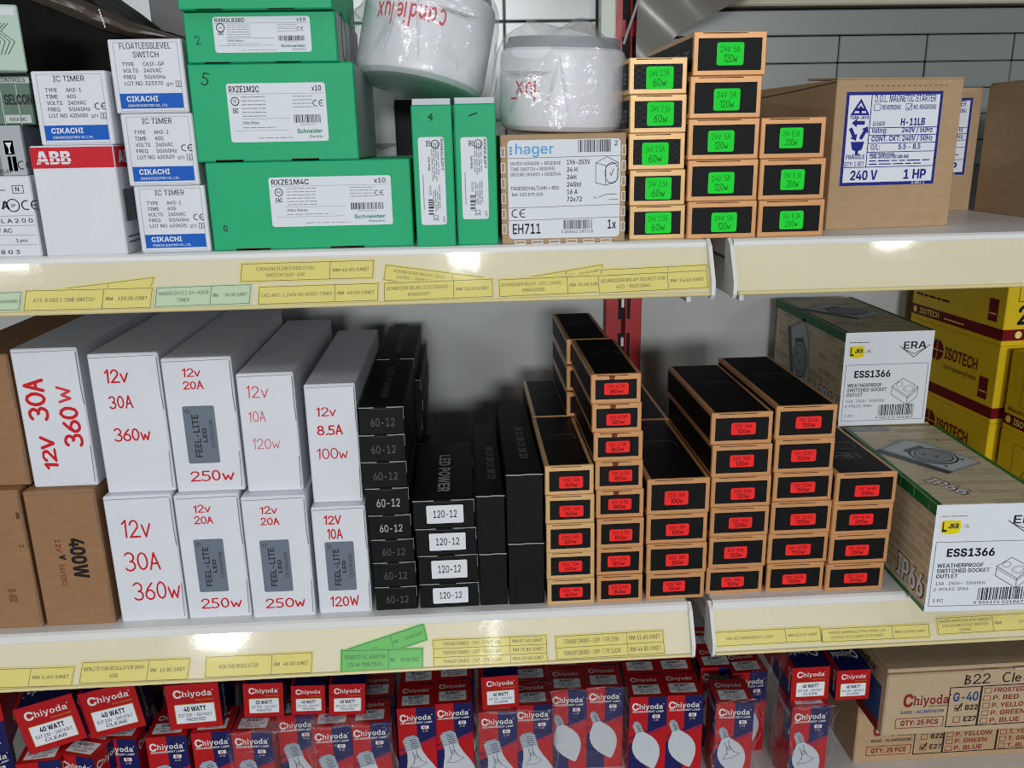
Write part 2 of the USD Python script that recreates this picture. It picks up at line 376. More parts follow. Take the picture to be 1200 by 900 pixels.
def fit(xl, xr, yt, yf, z0, gap=.0006):
    """the front face's centre x, width and height from its pixel edges, standing at height z0 in the plane y = yf"""
    x0 = aty(xl, yt+20, yf)[0]; yb = proj((x0, yf, z0))[1]; ym = (yt+yb)/2
    a, b = aty(xl, ym, yf)[0], aty(xr, ym, yf)[0]
    h = aty(xl, yt, yf)[2] - z0
    return (a+b)/2, (b-a) - gap, h
ORD = ['bottom', 'second from bottom', 'third from bottom', 'fourth from bottom', 'fifth from bottom', 'sixth from bottom', 'seventh from bottom', 'eighth from bottom']
def level(i, n): return 'top' if i == n-1 else ORD[i]
ZU, ZL, ZB = ZC-.0778, ZC-.3955, ZC-.617           # upper, lower and bottom shelf surfaces

# ------------------------------------------------------------------ setting
struct('floor', bx(-3, 3, -4, 1.2, -.02, 0), mat('floor_tile', (150, 148, 142), .4, var=.05, scale=3))
XA, XB = .188, .214                                 # the shelf bays meet here
wl = struct('wall_back', bx(-1.4, 1.5, .416, .44, 0, 2.3), GROUT)
zj = ZC+.1315
for i in range(-7, 2):                              # square tiles of the left bay, pieces of the wall
    for k in range(-2, 3):
        x0 = .0572 + i*.1075
        x1 = min(x0+.1075, XA-.012)
        if x1-x0 < .02: continue
        obj('tile', bx(x0+.001, x1-.001, .4+RNG.uniform(0, .0008), .4158, zj+k*.109+.001, zj+(k+1)*.109-.001, .0012), TILE, wl)
zr = ZC+.1117
for i in range(-3, 5):                              # flat bricks of the right bay
    for k in range(-5, 0):
        x0 = .4552 + i*.1075
        if x0 + .1 < XB+.01: continue
        obj('tile', bx(max(x0, XB+.012)+.0006, x0+.1069, .4+RNG.uniform(0, .001), .4158, zr+(k)*.0304+.0005, zr+(k+1)*.0304-.0005, .001), TILE_GREY, wl)
obj('board', bx(XB+.012, 1.3, .4, .4158, zr+.0008, zr+.0284, .001), TILE_GREY, wl)
obj('board', bx(XB+.012, 1.3, .388, .4158, zr+.032, zr+.25, .002), BEIGE, wl)
struct('back_panel', bx(-1.2, .176, .396, .414, .25, ZU-.02, .001), PANEL_GREY)
struct('back_panel', bx(.2235, 1.3, .396, .414, .25, ZU-.02, .001), PANEL_GREY)
# slotted red upright between the bays
up = thing('shelf_upright', 'red slotted steel upright between the two shelf bays', 'upright', (.1995, .388, 0))
for sx in (-1, 1):
    obj('channel', bx(sx*.0125-.0105, sx*.0125+.0105, 0, .022, 0, 2.2, .001), RED_METAL, up)
    sl = [bx(sx*.0125-.0022+(-.006 if sx > 0 else .008), sx*.0125+.0022+(-.006 if sx > 0 else .008), -.0006, .004, ZC-.62+k*.05, ZC-.62+k*.05+.032) for k in range(22)]
    obj('groove', cat_(*sl), DARK, up)
obj('groove', bx(-.002, .002, .004, .02, 0, 2.2), DARK, up)
obj('hook', cat_(*[bx(-.0032, .0005, -.004, .006, ZC-.205-k*.05, ZC-.193-k*.05, .001) for k in range(2)]), WHITE_METAL, up)
post = thing('wall_post', 'pale grey green post standing just beside the red upright', 'post', (.1735, .372, 0))
obj('post', bx(-.0085, .0085, 0, .02, ZU-.02, 2.2, .001), mat('pale_post', (196, 204, 192), .4), post)
obj('flange', bx(.0085, .0095, .004, .018, ZU-.02, 2.2), mat('pale_post'), post)

def shelf(name, label, x0, x1, z, caps, depth=.385, rail=True, drop=.0343, out=.0152, lipd=.0057):
    t = thing(name, label, 'shelf', (0, 0, z))
    obj('board', bx(x0, x1, .004, depth, -.016, 0, .001), WHITE_METAL, t)
    obj('underside', bx(x0+.001, x1-.001, .009, depth-.002, -.0185, -.0161), mat('added_dark_underside', (96, 96, 94), .5, var=.1, scale=8), t)  # dark sheet added to cut light bounced down onto the box tops
    prof = [(.0, -lipd+.0015), (.0006, -.0016), (.003, 0), (.008, .0001), (.008, -.004), (.003, -.0235), (.0, -.0235)]
    P = Polygon([(y, zz) for y, zz in prof])
    lip = trimesh.creation.extrude_polygon(P, x1-x0, engine='earcut')
    lip.vertices = np.stack([lip.vertices[:, 2]+x0, lip.vertices[:, 0], lip.vertices[:, 1]], 1); lip.fix_normals()
    obj('lip', lip, WHITE_METAL, t)
    if rail:
        zt = -lipd
        A, Bq = np.array([0, 0, zt]), np.array([0, -out, zt-drop])
        nrm = np.cross([1.0, 0, 0], Bq-A); nrm /= np.linalg.norm(nrm)
        if nrm[1] > 0: nrm = -nrm
        def slab(o0, o1, s0=0.0, s1=1.0):
            P4 = [A+(Bq-A)*s0+nrm*o0, A+(Bq-A)*s0+nrm*o1, A+(Bq-A)*s1+nrm*o1, A+(Bq-A)*s1+nrm*o0]
            v = np.array([p + [x, 0, 0] for x in (x0, x1) for p in P4])
            return trimesh.convex.convex_hull(v)
        obj('rail_backing', slab(-.002, 0), RAIL_CREAM, t)
        obj('rail_edge', cat_(tube([[x0, *(Bq[1:]+nrm[1:]*.0006)], [x1, *(Bq[1:]+nrm[1:]*.0006)]], .0016, 10)), RAIL_EDGE, t)
        obj('clear_cover', slab(.0013, .0016, -.02, .99), COVER, t)
    for cx, nm in caps:
        pr = [(.006, -.001), (.001, .001), (-.006, -.004), (-out-.005, -.03), (-out-.005, -.040), (-out-.002, -.0435), (.006, -.040)]
        cp = trimesh.creation.extrude_polygon(Polygon(pr), .003, engine='earcut')
        cp.vertices = np.stack([cp.vertices[:, 2]+cx-.0015, cp.vertices[:, 0], cp.vertices[:, 1]], 1); cp.fix_normals()
        obj('end_cap', cp, WHITE_METAL, t)
    for cx, nm in caps:                             # steel bracket under each end
        obj('bracket', bx(cx + (nm-.002), cx + (nm+.002), .006, depth+.005, -.05, -.019, .0005), WHITE_METAL, t)
    return t
COVER = film_mat('clear_cover', solid=.02, rough=.07, tint=(240, 236, 224), bump=.06, bscale=9, gl=.10)
shelf('shelf', 'white steel shelf with cream price rail carrying the relay and timer boxes', -1.1, XA+.002, ZU, [(XA+.0035, -.012)])
shelf('shelf', 'white steel shelf with empty cream price rail under the magnetic starter carton', XB-.002, 1.2, ZU, [(XB-.0055, .014)])
shelf('shelf', 'white steel shelf above the kraft starter cartons, just over the picture edge', XB-.002, 1.2, ZU+.32, [])
shelf('shelf', 'white steel shelf with price rail under the white power supply boxes', -1.1, XA-.0005, ZL, [(XA+.001, -.012)], lipd=.008)
shelf('shelf', 'white steel shelf with price rail under the weatherproof socket boxes', XB-.004, 1.2, ZL, [(XB-.007, .014)], lipd=.008)
shelf('shelf', 'white bottom shelf holding the red bulb boxes', -1.1, 1.2, ZB, [], rail=False)

# ------------------------------------------------------------------ paper price labels in the rails
def rail_plane(zs, lipd):
    A = np.array([0, 0, zs-lipd]); Bq = A + [0, -.0152, -.0343]
    n = np.cross([1.0, 0, 0], Bq-A); n /= np.linalg.norm(n)
    return A, (-n if n[1] > 0 else n)
def price_label(zs, lipd, TL, TR, BL, col, label, rows, div, off=.0003, tilt_group=None, seams=True, price_gap=.06):
    """a printed paper slip behind the clear cover; rows: [(lines of text, price)]; div: where the price column starts"""
    A, n = rail_plane(zs, lipd)
    def on(p):
        d = ray(*p); return C + d*(((A-C)@n)/(d@n))
    a, b, c = on(TL), on(TR), on(BL)
    w, h = np.linalg.norm(b-a), np.linalg.norm(a-c)
    u, v = (b-a)/w, (a-c)/h
    mg = .0011
    P = [c-u*mg-v*mg, c+u*(w+mg)-v*mg, b+u*mg+v*mg, a-u*mg+v*mg]
    V = np.array([p+n*off for p in P] + [p+n*(off+.00012) for p in P])
    sl = trimesh.convex.convex_hull(V)
    o = obj('price_label', sl, M(col), label=label, cat='price label', group='paper price labels in the shelf rails')
    art = Art(w, h)
    art.frame(0, 0, 1, 1, 'ink', .00035, 'printing', 1)
    N = len(rows)
    for i, (lines, price) in enumerate(rows):
        y1 = 1 - i/N; y0 = 1 - (i+1)/N
        if i: art.line([(0, y1), (1, y1)], .00035, 'ink', 'printing', 1)
        L = [t for t in lines if t]
        for j, t in enumerate(L):
            hh = .185 if len(L) < 3 else .15
            if N > 1: hh = .38/N
            yc = y0 + (y1-y0)*(1-(j+.5)/len(L))*1.0
            if N == 1: yc = y0 + (y1-y0)*(.5 + (.36 if len(L) < 3 else .29)*((len(L)-1)/2 - j))
            wt = min(.94*div, len(t)*.00195/w)
            art.text(div/2, yc-hh/2, t, hh, 'ink', 'printing', w=wt, anchor='c', layer=1, weight=350)
        yc = (y0+y1)/2; hh = .17 if N == 1 else .36/N
        if price:
            art.text(div+.02, yc-hh/2, 'RM', hh, 'ink', 'printing', layer=1, w=.06, weight=400)
            art.text(.97, yc-hh/2, price + ' /UNIT', hh, 'ink', 'printing', layer=1, anchor='r', w=min((1-div)*.64, .24), weight=400)
    if div < 1: art.line([(div, 0), (div, 1)], .00035, 'ink', 'printing', 1)
    art.emit(o, (c + n*(off+.00013), u, v, n))
    return o
UPR, LOR = (ZU, .0057), (ZL, .008)
Y_, G_, G2 = 'yellowlab', 'palegreen', 'green2'
price_label(*UPR, (-64, 345.5), (25, 342.5), (-66, 366.5), G_, 'pale green price label cut by the picture edge, upper rail', [(['DAILY TIMER'], '60.00')], .66)
price_label(*UPR, (70, 339), (181, 325), (66, 350), Y_, 'yellow price label tilted behind the daily time switch label', [([''], '')], .52, off=.00012)
price_label(*UPR, (31, 341), (179, 337.5), (28, 364.5), Y_, 'yellow price label for a daily time switch, upper rail', [(['AT3-R DAILY TIME SWITCH'], '139.00')], .615)
price_label(*UPR, (184, 337.5), (294.5, 333.5), (181.5, 360), G_, 'pale green price label for a 24-hour timer', [(['HAGER EH711 24-HOUR', 'TIMER'], '96.00')], .58)
price_label(*UPR, (283.5, 309.5), (438, 305), (282, 330.5), Y_, 'yellow price label for a floatless level switch, higher of two', [(['CIKACHI FLOATLESS LEVEL', 'SWITCH C61F-240'], '62.00')], .67)
price_label(*UPR, (304, 336.5), (443.5, 332), (303, 357), Y_, 'yellow price label for a 60 second timer, below the level switch label', [(['CKC AH3-1 240V AC 60SEC TIMER'], '40.00')], .635)
price_label(*UPR, (452.5, 310.5), (566, 325), (449.5, 328), Y_, 'yellow price label for a 24VDC relay, tilted down behind another', [(['SCHNEIDER RELAY, 2CO', '24VDC - RXM2LB2BD'], '')], .69, off=.00012)
price_label(*UPR, (450.5, 332), (577, 327), (450.5, 353), Y_, 'yellow price label for a 230VAC relay with price 23.10', [(['SCHNEIDER RELAX, 2CO, 230VAC -', 'RXM2LB2P7'], '23.10')], .64)
price_label(*UPR, (604, 327.5), (706, 310), (604, 340), Y_, 'yellow price label tilted up behind the 25.40 relay label', [([''], '22.40')], .58, off=.00012)
price_label(*UPR, (584.5, 328), (708, 322.5), (585.5, 348), Y_, 'yellow price label for a 4CO 24VDC relay with price 25.40', [(['SCHNEIDER RELAY, 4CO, 24VDC -', 'RXM4CB2BD'], '25.40')], .645)
price_label(*UPR, (704, 316.5), (828.5, 310.5), (705, 335), Y_, 'yellow price label peeking above the relay socket label', [([''], '')], .63, off=.00046)
price_label(*UPR, (700.5, 323.5), (828, 317), (702, 344), Y_, 'yellow price label for a relay socket with price 14.20', [(['SCHNEIDER RELAY SOCKET FOR', '4CO - RXZE1M4C'], '14.20')], .635, off=.00064)
price_label(*LOR, (-62, 786), (87.5, 781.5), (-66, 808), Y_, 'yellow price label with price 1.40, lower rail by the picture edge', [(['PLASTER'], '1.40')], .66)
price_label(*LOR, (97, 776.5), (223, 771.5), (93, 801), Y_, 'yellow two-line price label for a fan regulator, lower rail', [(['MINLITE FAN REGULATOR (NFA-', '60B)'], '16.80')], .62)
price_label(*LOR, (242, 770), (366, 764.5), (240.5, 794), Y_, 'yellow price label for a fan regulator, next to the bright green labels', [(['KDK FAN REGULATOR'], '45.00')], .62)
price_label(*LOR, (408, 761), (496, 731.5), (412, 779), G2, 'bright green price label tilted up behind the adaptor label', [(['12V 2A'], '30.00')], .56, off=.00012)
price_label(*LOR, (400.5, 762.5), (495, 760), (400, 787), G2, 'bright green price label for an AC adaptor', [(['WIMSUTE AC ADAPTOR', '12V 6A PWR 72EA1'], '55.00')], .58)
price_label(*LOR, (507.5, 750), (640, 744.5), (508.5, 781), Y_, 'yellow three-row price label for transformers', [(['TRANSFORMER -CKP-T.FR 100W'], '57.60'), (['TRANSFORMER -CKP-T.FR 150W'], '75.80'), (['TRANSFORMER -CKP-T.FR 250W'], '100.80')], .675)
price_label(*LOR, (650.5, 746), (776.5, 738.5), (652.5, 773), Y_, 'yellow two-row price label for transformers', [(['TRANSFORMER -CKP-T.FR 25W'], '31.60'), (['TRANSFORMER -CKP-T.FR 100W'], '46.80')], .66)
price_label(*LOR, (836, 741), (960, 734.5), (838.5, 757.5), Y_, 'yellow price label for an LED emergency light', [(['MB LED EMERGENCY LIGHT'], '112.50')], .67)
price_label(*LOR, (962.5, 737), (1088, 731), (963.5, 752.5), Y_, 'yellow price label for a twin 13A switch socket', [(['HAGER WXPE502 IP66 TWIN 13A', 'DOUBLE POLE SWITCH SOCKET'], '118.00')], .655)
price_label(*LOR, (1097, 724.5), (1226, 717), (1099.5, 743.5), Y_, 'yellow price label for a single 13A switch socket under the socket box', [(['HAGER WXPE502 IP66 SINGLE', '13A DOUBLE POLE SWITCH', 'SOCKET'], '77.40')], .5)

# ------------------------------------------------------------------ gold-edged driver boxes
def gold_box(name, label, xl, xr, yt, yf, z0, depth, sticker, lines, group, pattern=False, top=False, board='gold', sx=.5, sw=.42, sh=.44, redmark=False, seed=0):
    x, w, h = fit(xl, xr, yt, yf, z0)
    r = random.Random(seed)
    b = Box(name, label, 'box', w, depth, h, (x, yf + r.uniform(-.0012, .0012), z0), board, group=group, chamfer=.0006)
    e = .0036
    a = b.art('front'); fw, fh = a.w, a.h
    a.rect(e/fw, e*1.0/fh, 1-2*e/fw, 1-2.3*e/fh, 'panel', 'front_panel')
    a.rect(.12, 1-.9*.001/fh-.0006/fh, .62, .0006/fh, 'slit', 'groove')
    if pattern:
        for i in range(5):
            x0 = (e + (fw-2*e)*i/5)/fw; x1 = (e + (fw-2*e)*(i+1)/5)/fw
            for j in range(4):
                y0 = (e + (fh-2.3*e)*j/4)/fh; y1 = (e + (fh-2.3*e)*(j+1)/4)/fh
                a.line([(x0, (y0+y1)/2), ((x0+x1)/2, y1), (x1, (y0+y1)/2)], .00042, 'pattern', 'front_panel/pattern')
                a.line([(x0, (y0+y1)/2), ((x0+x1)/2, y0), (x1, (y0+y1)/2)], .00042, 'pattern', 'front_panel/pattern')
    col, pen = ('stgreen', 'pen') if sticker == 'green' else ('stred', 'penred')
    dx, dy, rot = r.uniform(-.04, .04), r.uniform(-.04, .03), r.uniform(-2, 3)
    cx, cy = sx+dx, .47+dy
    a.rect(cx-sw/2, cy-sh/2, sw, sh, col, 'sticker', 3, r=.0016)
    a.hand(cx, cy+sh*.08, lines[0], sh*.26, pen, 'sticker/handwriting', w=sw*.74, anchor='c', layer=4, thick=.08 if sticker == 'green' else .12, rot=rot)
    a.hand(cx+.01, cy-sh*.36, lines[1], sh*.32, pen, 'sticker/handwriting', w=sw*.54, anchor='c', layer=4, thick=.10 if sticker == 'green' else .15, rot=rot)
    if redmark:
        a.hand(.42, .83, '12V', .1, 'penred', 'marker_note', anchor='c', layer=4, thick=.3)
    b.emit(a, 'front')
    a = b.art('left'); fw, fh = a.w, a.h
    a.rect(e*.4/fw, e/fh, 1-e*1.2/fw, 1-2*e/fh, 'panel', 'side_panel')
    if sticker == 'green': a.text(.93, .3, 'FEEL-LITE', .3, 'grey', 'side_panel/lettering', anchor='r', w=.3)
    b.emit(a, 'left')
    if top:
        a = b.art('top'); fw, fh = a.w, a.h
        a.rect(e/fw, .002/fh, 1-2*e/fw, 1-.004/fh, 'panel', 'top_panel')
        a.line([(.24, .60), (.80, .60)], .0007, 'specwhite', 'top_panel/lettering')
        a.line([(.80, .60), (.83, .56), (.83, .5)], .0005, 'specwhite', 'top_panel/lettering')
        for k in range(3): a.greek(.26, .565-.028*k, .34, .009, 'led', 'top_panel/lettering')
        if top == 'flower':
            for q in range(4):
                aa = q*math.pi/2 + math.pi/4
                a.ring(.5+.11*math.cos(aa), .33+.032*math.sin(aa), .0075, .0007, 'specwhite', 'top_panel/emblem', ry=.0052)
            a.greek(.2, .47, .6, .006, 'specwhite', 'top_panel/lettering')
        b.emit(a, 'top')
    return b
HID = 'gold-edged black driver box in the second row behind its stack'
def rear_stack(src, n, x, y, z, h, grp, first_top=None):
    pass

def gold_stack(boxes, sticker, lines, words, yf, z0, depth, pattern, topmode=True, board='gold', sx=.5, sw=.42, sh=.44, redmark=(), grp=None, seed=0, ys=None):
    n = len(boxes); z = z0; out = []
    for i, (xl, xr, yt) in enumerate(boxes):
        y = yf if ys is None else ys[i]
        b = gold_box('driver_box', f'gold-edged box with {sticker} {lines[1].upper()} sticker, {level(i, n)} of its stack', xl, xr, yt, y, z, depth,
                     sticker, lines, grp, pattern, topmode if i == n-1 else False, board, sx, sw, sh, i in redmark, seed*20+i)
        z = b.zt; out.append(b)
    return out
GG = 'green-stickered driver boxes on the upper shelf'; GR = 'red-stickered driver boxes on the middle shelf'
gold_stack([(737.5, 803.5, 241.5), (737, 803, 199.5), (736.5, 803.5, 156.5), (738, 805.5, 111), (737, 806, 67.5)], 'green', ('24V 2.5A', '60w'), 'stack beside the white timer carton', .014, ZU, .15, True,
           grp=GG, sw=.47, sh=.62, seed=1, board='goldpale')
gold_stack([(805, 886.5, 236.5), (805, 888, 188), (806, 890, 139.5), (807.5, 892, 89.5), (812, 898.5, 37)], 'green', ('24V 5A', '120w'), 'tallest stack on the upper shelf', .010, ZU, .16, False,
           grp=GG, sw=.37, sh=.52, seed=2)
gold_stack([(887.5, 965.5, 235), (889, 967, 186.5), (891, 968, 138)], 'green', ('24V 8.3A', '200w'), 'short stack beside the kraft starter carton', .012, ZU, .19, False, grp=GG, sw=.36, sh=.5, seed=3)
A_ = gold_stack([(641, 697, 679.5), (640.3, 697, 648), (639.8, 697, 614.5), (639, 697, 581.5), (638.3, 696.3, 547)], 'red', ('12V 5A', '60w'), 'stack beside the plain black boxes', .0085, ZL, .131, True,
                grp=GR, sw=.49, sh=.40, seed=4, board='goldpale')
B_ = gold_stack([(699, 753, 675), (699, 754, 642.5), (699, 754.5, 608.5), (698.5, 755, 575.5), (697.5, 754, 541.5), (695.5, 754, 507.5), (693.5, 752.5, 473.5), (692, 751.5, 439)], 'red', ('12V 6.5A', '80w'), 'tallest stack of eight', .0085, ZL, .127, False,
                grp=GR, sw=.49, sh=.40, seed=5, redmark=(3, 4, 5, 6, 7))
C_ = gold_stack([(757, 825.5, 673), (757, 828, 638), (757.3, 829, 603), (757.7, 831.5, 562)], 'red', ('12V 8A', '100w'), 'stack between the 80W and 120W stacks', .0085, ZL, .157, False,
                grp=GR, sw=.38, sh=.40, seed=6)
D_ = gold_stack([(827.5, 894, 666.5), (830.5, 898, 630), (832, 901, 596), (833.3, 904, 560), (833.8, 904.8, 522.5), (833.3, 906, 485)], 'red', ('12V 10A', '120w'), 'stack of six in front of the back panel', .0125, ZL, .157, True,
                grp=GR, sw=.4, sh=.38, seed=7)
E_ = gold_stack([(897.5, 964.5, 661.5), (899.5, 970, 626), (902.5, 973.5, 589), (906, 975.5, 554), (907, 977, 515), (908, 980, 476)], 'red', ('12V 12.5A', '150w'), 'stack of six beside the 200W boxes', .0135, ZL, .168, False,
                grp=GR, sw=.42, sh=.36, seed=8)
F_ = gold_stack([(967, 1034.5, 662), (972, 1041, 627.5), (975, 1045.5, 592), (978, 1050, 555)], 'red', ('12V 16.6A', '200w'), 'stack beside the weatherproof socket box', .0095, ZL, .125, False,
                grp=GR, sw=.4, sh=.36, seed=9, topmode='flower')
# the second row: same boxes pushed in behind, only the tops in sight
def copy(src, name, label, loc, cat='box', group=None, yaw=0):
    p = numbered('/World', name)
    x = UsdGeom.Xform.Define(stage, p)
    x.GetPrim().GetReferences().AddInternalReference(src)
    x.GetPrim().GetAttribute('xformOp:translate').Set(Gf.Vec3d(*map(float, loc)))
    if yaw: x.GetPrim().GetAttribute('xformOp:rotateZ').Set(float(yaw))
    x.GetPrim().SetInstanceable(True)
    custom(x.GetPrim(), label=label, category=cat, group=group)
    return p
for st, word, dx, dz in ((A_, '60W', .0005, 0), (B_, '80W', -.0045, .003), (C_, '100W', .002, 0)):
    z = ZL
    srcs = [st[-1]]*len(st)
    for i in range(len(st)):
        s = st[-1]; top = i == len(st)-1
        y = s.loc[1] + s.d + (.0035 if not st is B_ else .0015)
        zz = ZL + i*(st[-1].zt - ZL)/len(st)
        hgap = (st[-1].zt - ZL)/len(st) - s.h
        lab = (f'gold-edged black driver box behind the {word} stack, top of the second row' if top else f'gold-edged black driver box low in the second row behind the {word} stack')
        copy(s.path, 'driver_box', lab, (s.loc[0]+dx, y, (s.zt - s.h if top else ZL + i*((s.zt - s.h - ZL)/(len(st)-1)))), group=GR if top else f'second row behind the {word} stack')

# ------------------------------------------------------------------ white power supply boxes on the middle shelf
def white_box(label, xl, xr, yt, yf, z0, depth, art_fn, group='white power supply boxes', board='whitecard', name='power_supply_box', seam=True, dz=0, yaw=0):
    x, w, h = fit(xl, xr, yt, yf, z0)
    b = Box(name, label, 'box', w, depth, h-dz, (x, yf, z0), board, group=group, chamfer=.0011, yaw=yaw)
    a = b.art('front')
    if seam:
        a.line([(.03, .975), (.97, .982)], .0004, 'seam', 'seam')
        a.line([(.975, .97), (.972, .72), (.985, .6)], .0006, 'seam', 'crease')
        a.line([(.96, .03), (.975, .3)], .0005, 'seam', 'edge')
    art_fn(a)
    b.emit(a, 'front')
    return b
def feel(a, x, y, w, h, tail):
    """the grey company plate with its sideways lettering"""
    a.rect(x, y, w, h, 'silver', 'name_plate', 1, r=.0015)
    T = 'name_plate/lettering'
    k = h*a.h
    a.text(x+w*.47, y+h*.10, 'FEEL-LITE', .21*w*a.w/a.h*1.0, 'feel', T, rot=90, weight=700, w=.76*k/a.w, layer=2)
    a.text(x+w*.68, y+h*.36, 'LED', .13*w*a.w/a.h, 'feel', T, rot=90, weight=800, w=.26*k/a.w, layer=2)
    a.text(x+w*.90, y+h*.26, tail, .11*w*a.w/a.h, 'feel', T, rot=90, weight=400, w=.5*k/a.w, layer=2)
    a.ring(x+w*.16, y+h*.91, .0017, .0004, 'feel', T, 2); a.text(x+w*.13, y+h*.9, 'R', .012, 'feel', T, layer=2, rot=90)
R = 'handred'
def w_rot(a):
    a.hand(.36, .66, '30A', .16, R, w=.30*a.h/a.w, thick=.17, rot=90, layer=2) if False else None
    a.hand(.42, .13, '12V', .19*a.w/a.h*1.0, R, w=.26*a.h/a.w, thick=.18, rot=90)
    a.hand(.40, .50, '30A', .20*a.w/a.h*1.35, R, w=.31*a.h/a.w, thick=.17, rot=90)
    a.hand(.86, .30, '360', .21*a.w/a.h*1.2, R, w=.30*a.h/a.w, thick=.17, rot=90)
    a.hand(.80, .62, 'w', .2*a.w/a.h*1.3, 'handred2', w=.13*a.h/a.w, thick=.13, rot=90)
def w_360(a, ys=(.80, .62, .385), h=.085, xs=(.20, .22, .22), ws=(.36, .35, .54), th=.13):
    for t, y, x, w in zip(('12v', '30A', '360w'), ys, xs, ws): a.hand(x, y, t, h, R, w=w, thick=th)
def w_250(a):
    a.hand(.28, .865, '12v', .055, R, w=.28, thick=.13); a.hand(.28, .775, '20A', .055, R, w=.30, thick=.14)
    feel(a, .22, .22, .46, .43, '12V/20A/250W')
    a.hand(.22, .085, '250w', .075, R, w=.66, thick=.12)
def w_120(a):
    a.hand(.14, .80, '12v', .10, 'handred2', w=.42, thick=.08); a.hand(.14, .60, '10A', .085, 'handred2', w=.33, thick=.08)
    a.hand(.16, .37, '120w', .085, 'handred2', w=.52, thick=.07)
def w_100(a):
    a.hand(.20, .74, '12v', .07, R, w=.42, thick=.12); a.hand(.20, .585, '8.5A', .075, R, w=.52, thick=.15); a.hand(.14, .38, '100w', .085, R, w=.66, thick=.10)
def w_120b(a):
    a.hand(.22, .845, '12V', .075, R, w=.34, thick=.15); a.hand(.26, .71, '10A', .085, R, w=.30, thick=.15)
    feel(a, .20, .22, .54, .46, '12V/10A/100W')
    a.hand(.22, .07, '120W', .09, R, w=.56, thick=.13)
YW = .0135
m8 = white_box('white carton with large red 12V 30A 360W handwriting, lower row beside brown cartons', 131, 211, 582, YW, ZL, .20, lambda a: w_360(a, (.68, .42, .18), .135, (.20, .18, .24), (.46, .56, .74), .1))
m9 = white_box('white carton with grey plate and red 250W, lower row, beside the 360W one', 212, 288, 581, YW, ZL, .20, w_250)
m10 = white_box('white carton with grey plate and red 250W, lower row, beside the 120W one', 289, 364.5, 583, .0095, ZL, .215, w_250)
m11 = white_box('narrow white carton with grey plate and red 120W writing, lower row', 369, 432.5, 595, .0115, ZL, .21, w_120b)
brA = white_box('plain brown carton at the picture edge, lower row', -40, 37, 577, .012, ZL, .21, lambda a: (a.rect(.9, .8, .05, .045, 'kraftdark'), a.text(.86, .62, '2', .03, 'kraftdark', rot=-90), a.text(.55, .30, '12V - 24V(DC)', .05, 'kraftdark', w=.25, rot=-90)), group=None, board='brown', name='brown_carton')
def w_400(a):
    a.text(.52, .655, '400W', .16*a.w/a.h*1.35, 'kraftblack', rot=-90, weight=900, w=.30*a.h/a.w)
    a.text(.33, .655, '12V', .034, 'kraftprint', rot=-90, w=.1*a.h/a.w, weight=400); a.hand(.36, .53, 'v', .05, 'kraftblack', rot=-90, thick=.25); a.text(.33, .47, '24V(DC)', .034, 'kraftprint', rot=-90, w=.17*a.h/a.w, weight=400)
brB = white_box('brown carton printed 400W sideways in black, lower row', 40, 124, 576, .0125, ZL, .20, w_400, group=None, board='brown', name='brown_carton')
brT = white_box('brown carton at the picture edge, standing on two other brown cartons', -60, 23, 417, .022, max(brA.zt, brB.zt), .20, lambda a: None, group=None, board='brown', name='brown_carton')
ztop = max(m8.zt, m9.zt)
YT = .020
white_box('white carton with 12V 30A 360W written sideways in thick red marker, upper row', 25, 103, 409, YT, max(brB.zt, m8.zt), .20, w_rot)
white_box('white carton with red 12V 30A 360W handwriting, upper row beside the sideways writing', 113.5, 196, 415, YT, m8.zt, .20, w_360)
white_box('white carton with grey plate and red 250W writing, upper row', 197.5, 279.5, 420, YT, m9.zt, .205, w_250)
white_box('white carton with thin red 12V 10A 120W handwriting, upper row', 283, 350, 438, YT, m10.zt, .215, w_120)
white_box('narrow creased white carton with red 12V 8.5A 100W handwriting, upper row', 361, 421, 451, .0205, m11.zt, .21, w_100)

# ------------------------------------------------------------------ black boxes on the middle shelf
def black_box(label, xl, xr, yt, yf, z0, depth, front=None, top=None, group='plain black LED driver boxes', name='driver_box', edges=True, yaw=0):
    x, w, h = fit(xl, xr, yt, yf, z0)
    b = Box(name, label, 'box', w, depth, h, (x, yf, z0), 'blackcard', group=group, chamfer=.0006, yaw=yaw)
    a = b.art('front')
    if edges:                                       # worn white board showing along the flap edges
        r = random.Random(int(xl*7+yt))
        a.line([(.0, .992), (.18, .985), (.34, .99)], .0007, 'edgewhite', 'worn_edge'); a.line([(.62, .99), (.8, .985), (1, .99)], .0007, 'edgewhite', 'worn_edge')
        a.line([(.2, .965), (.36, .93), (.62, .93), (.8, .965)], .00035, 'led', 'worn_edge')
        a.line([(.994, .97), (.994, .55)], .0004, 'grey', 'worn_edge')
    if front: front(a)
    if a.g: b.emit(a, 'front')
    if top:
        a = b.art('top'); top(a); b.emit(a, 'top')
    return b
def led_power(col, hi=.16, x=.42, y0=.16, L=.66):
    return lambda a: a.text(x, y0+L, 'LED POWER', hi*a.w/a.h, col, 'lettering', rot=-90, weight=800, w=L*a.h/a.w)
xs60 = [(440, 489.5, 688.5), (437.5, 488, 660), (435, 486, 633), (432, 482.5, 604.5), (428, 480, 573), (424, 477.5, 542), (421, 475.5, 510.5), (420.5, 474, 478)]
z = ZL; L60 = []
for i, (a0, a1, yt) in enumerate(xs60):
    col = ['led', 'led', 'led', 'ledhi', 'ledhi', 'led', 'led', 'led'][i]
    b = black_box(f'slim black driver box with pale number print, {level(i, 8)} of its stack', a0, a1, yt, .0125, z, .158,
                  front=lambda a, c=col: a.text(.52, .30, '60-12', .30, c, 'lettering', w=.56, anchor='c', weight=600), top=led_power('led') if i == 7 else None, group='slim black driver boxes beside the white cartons')
    z = b.zt; L60.append(b)
s = L60[-1]
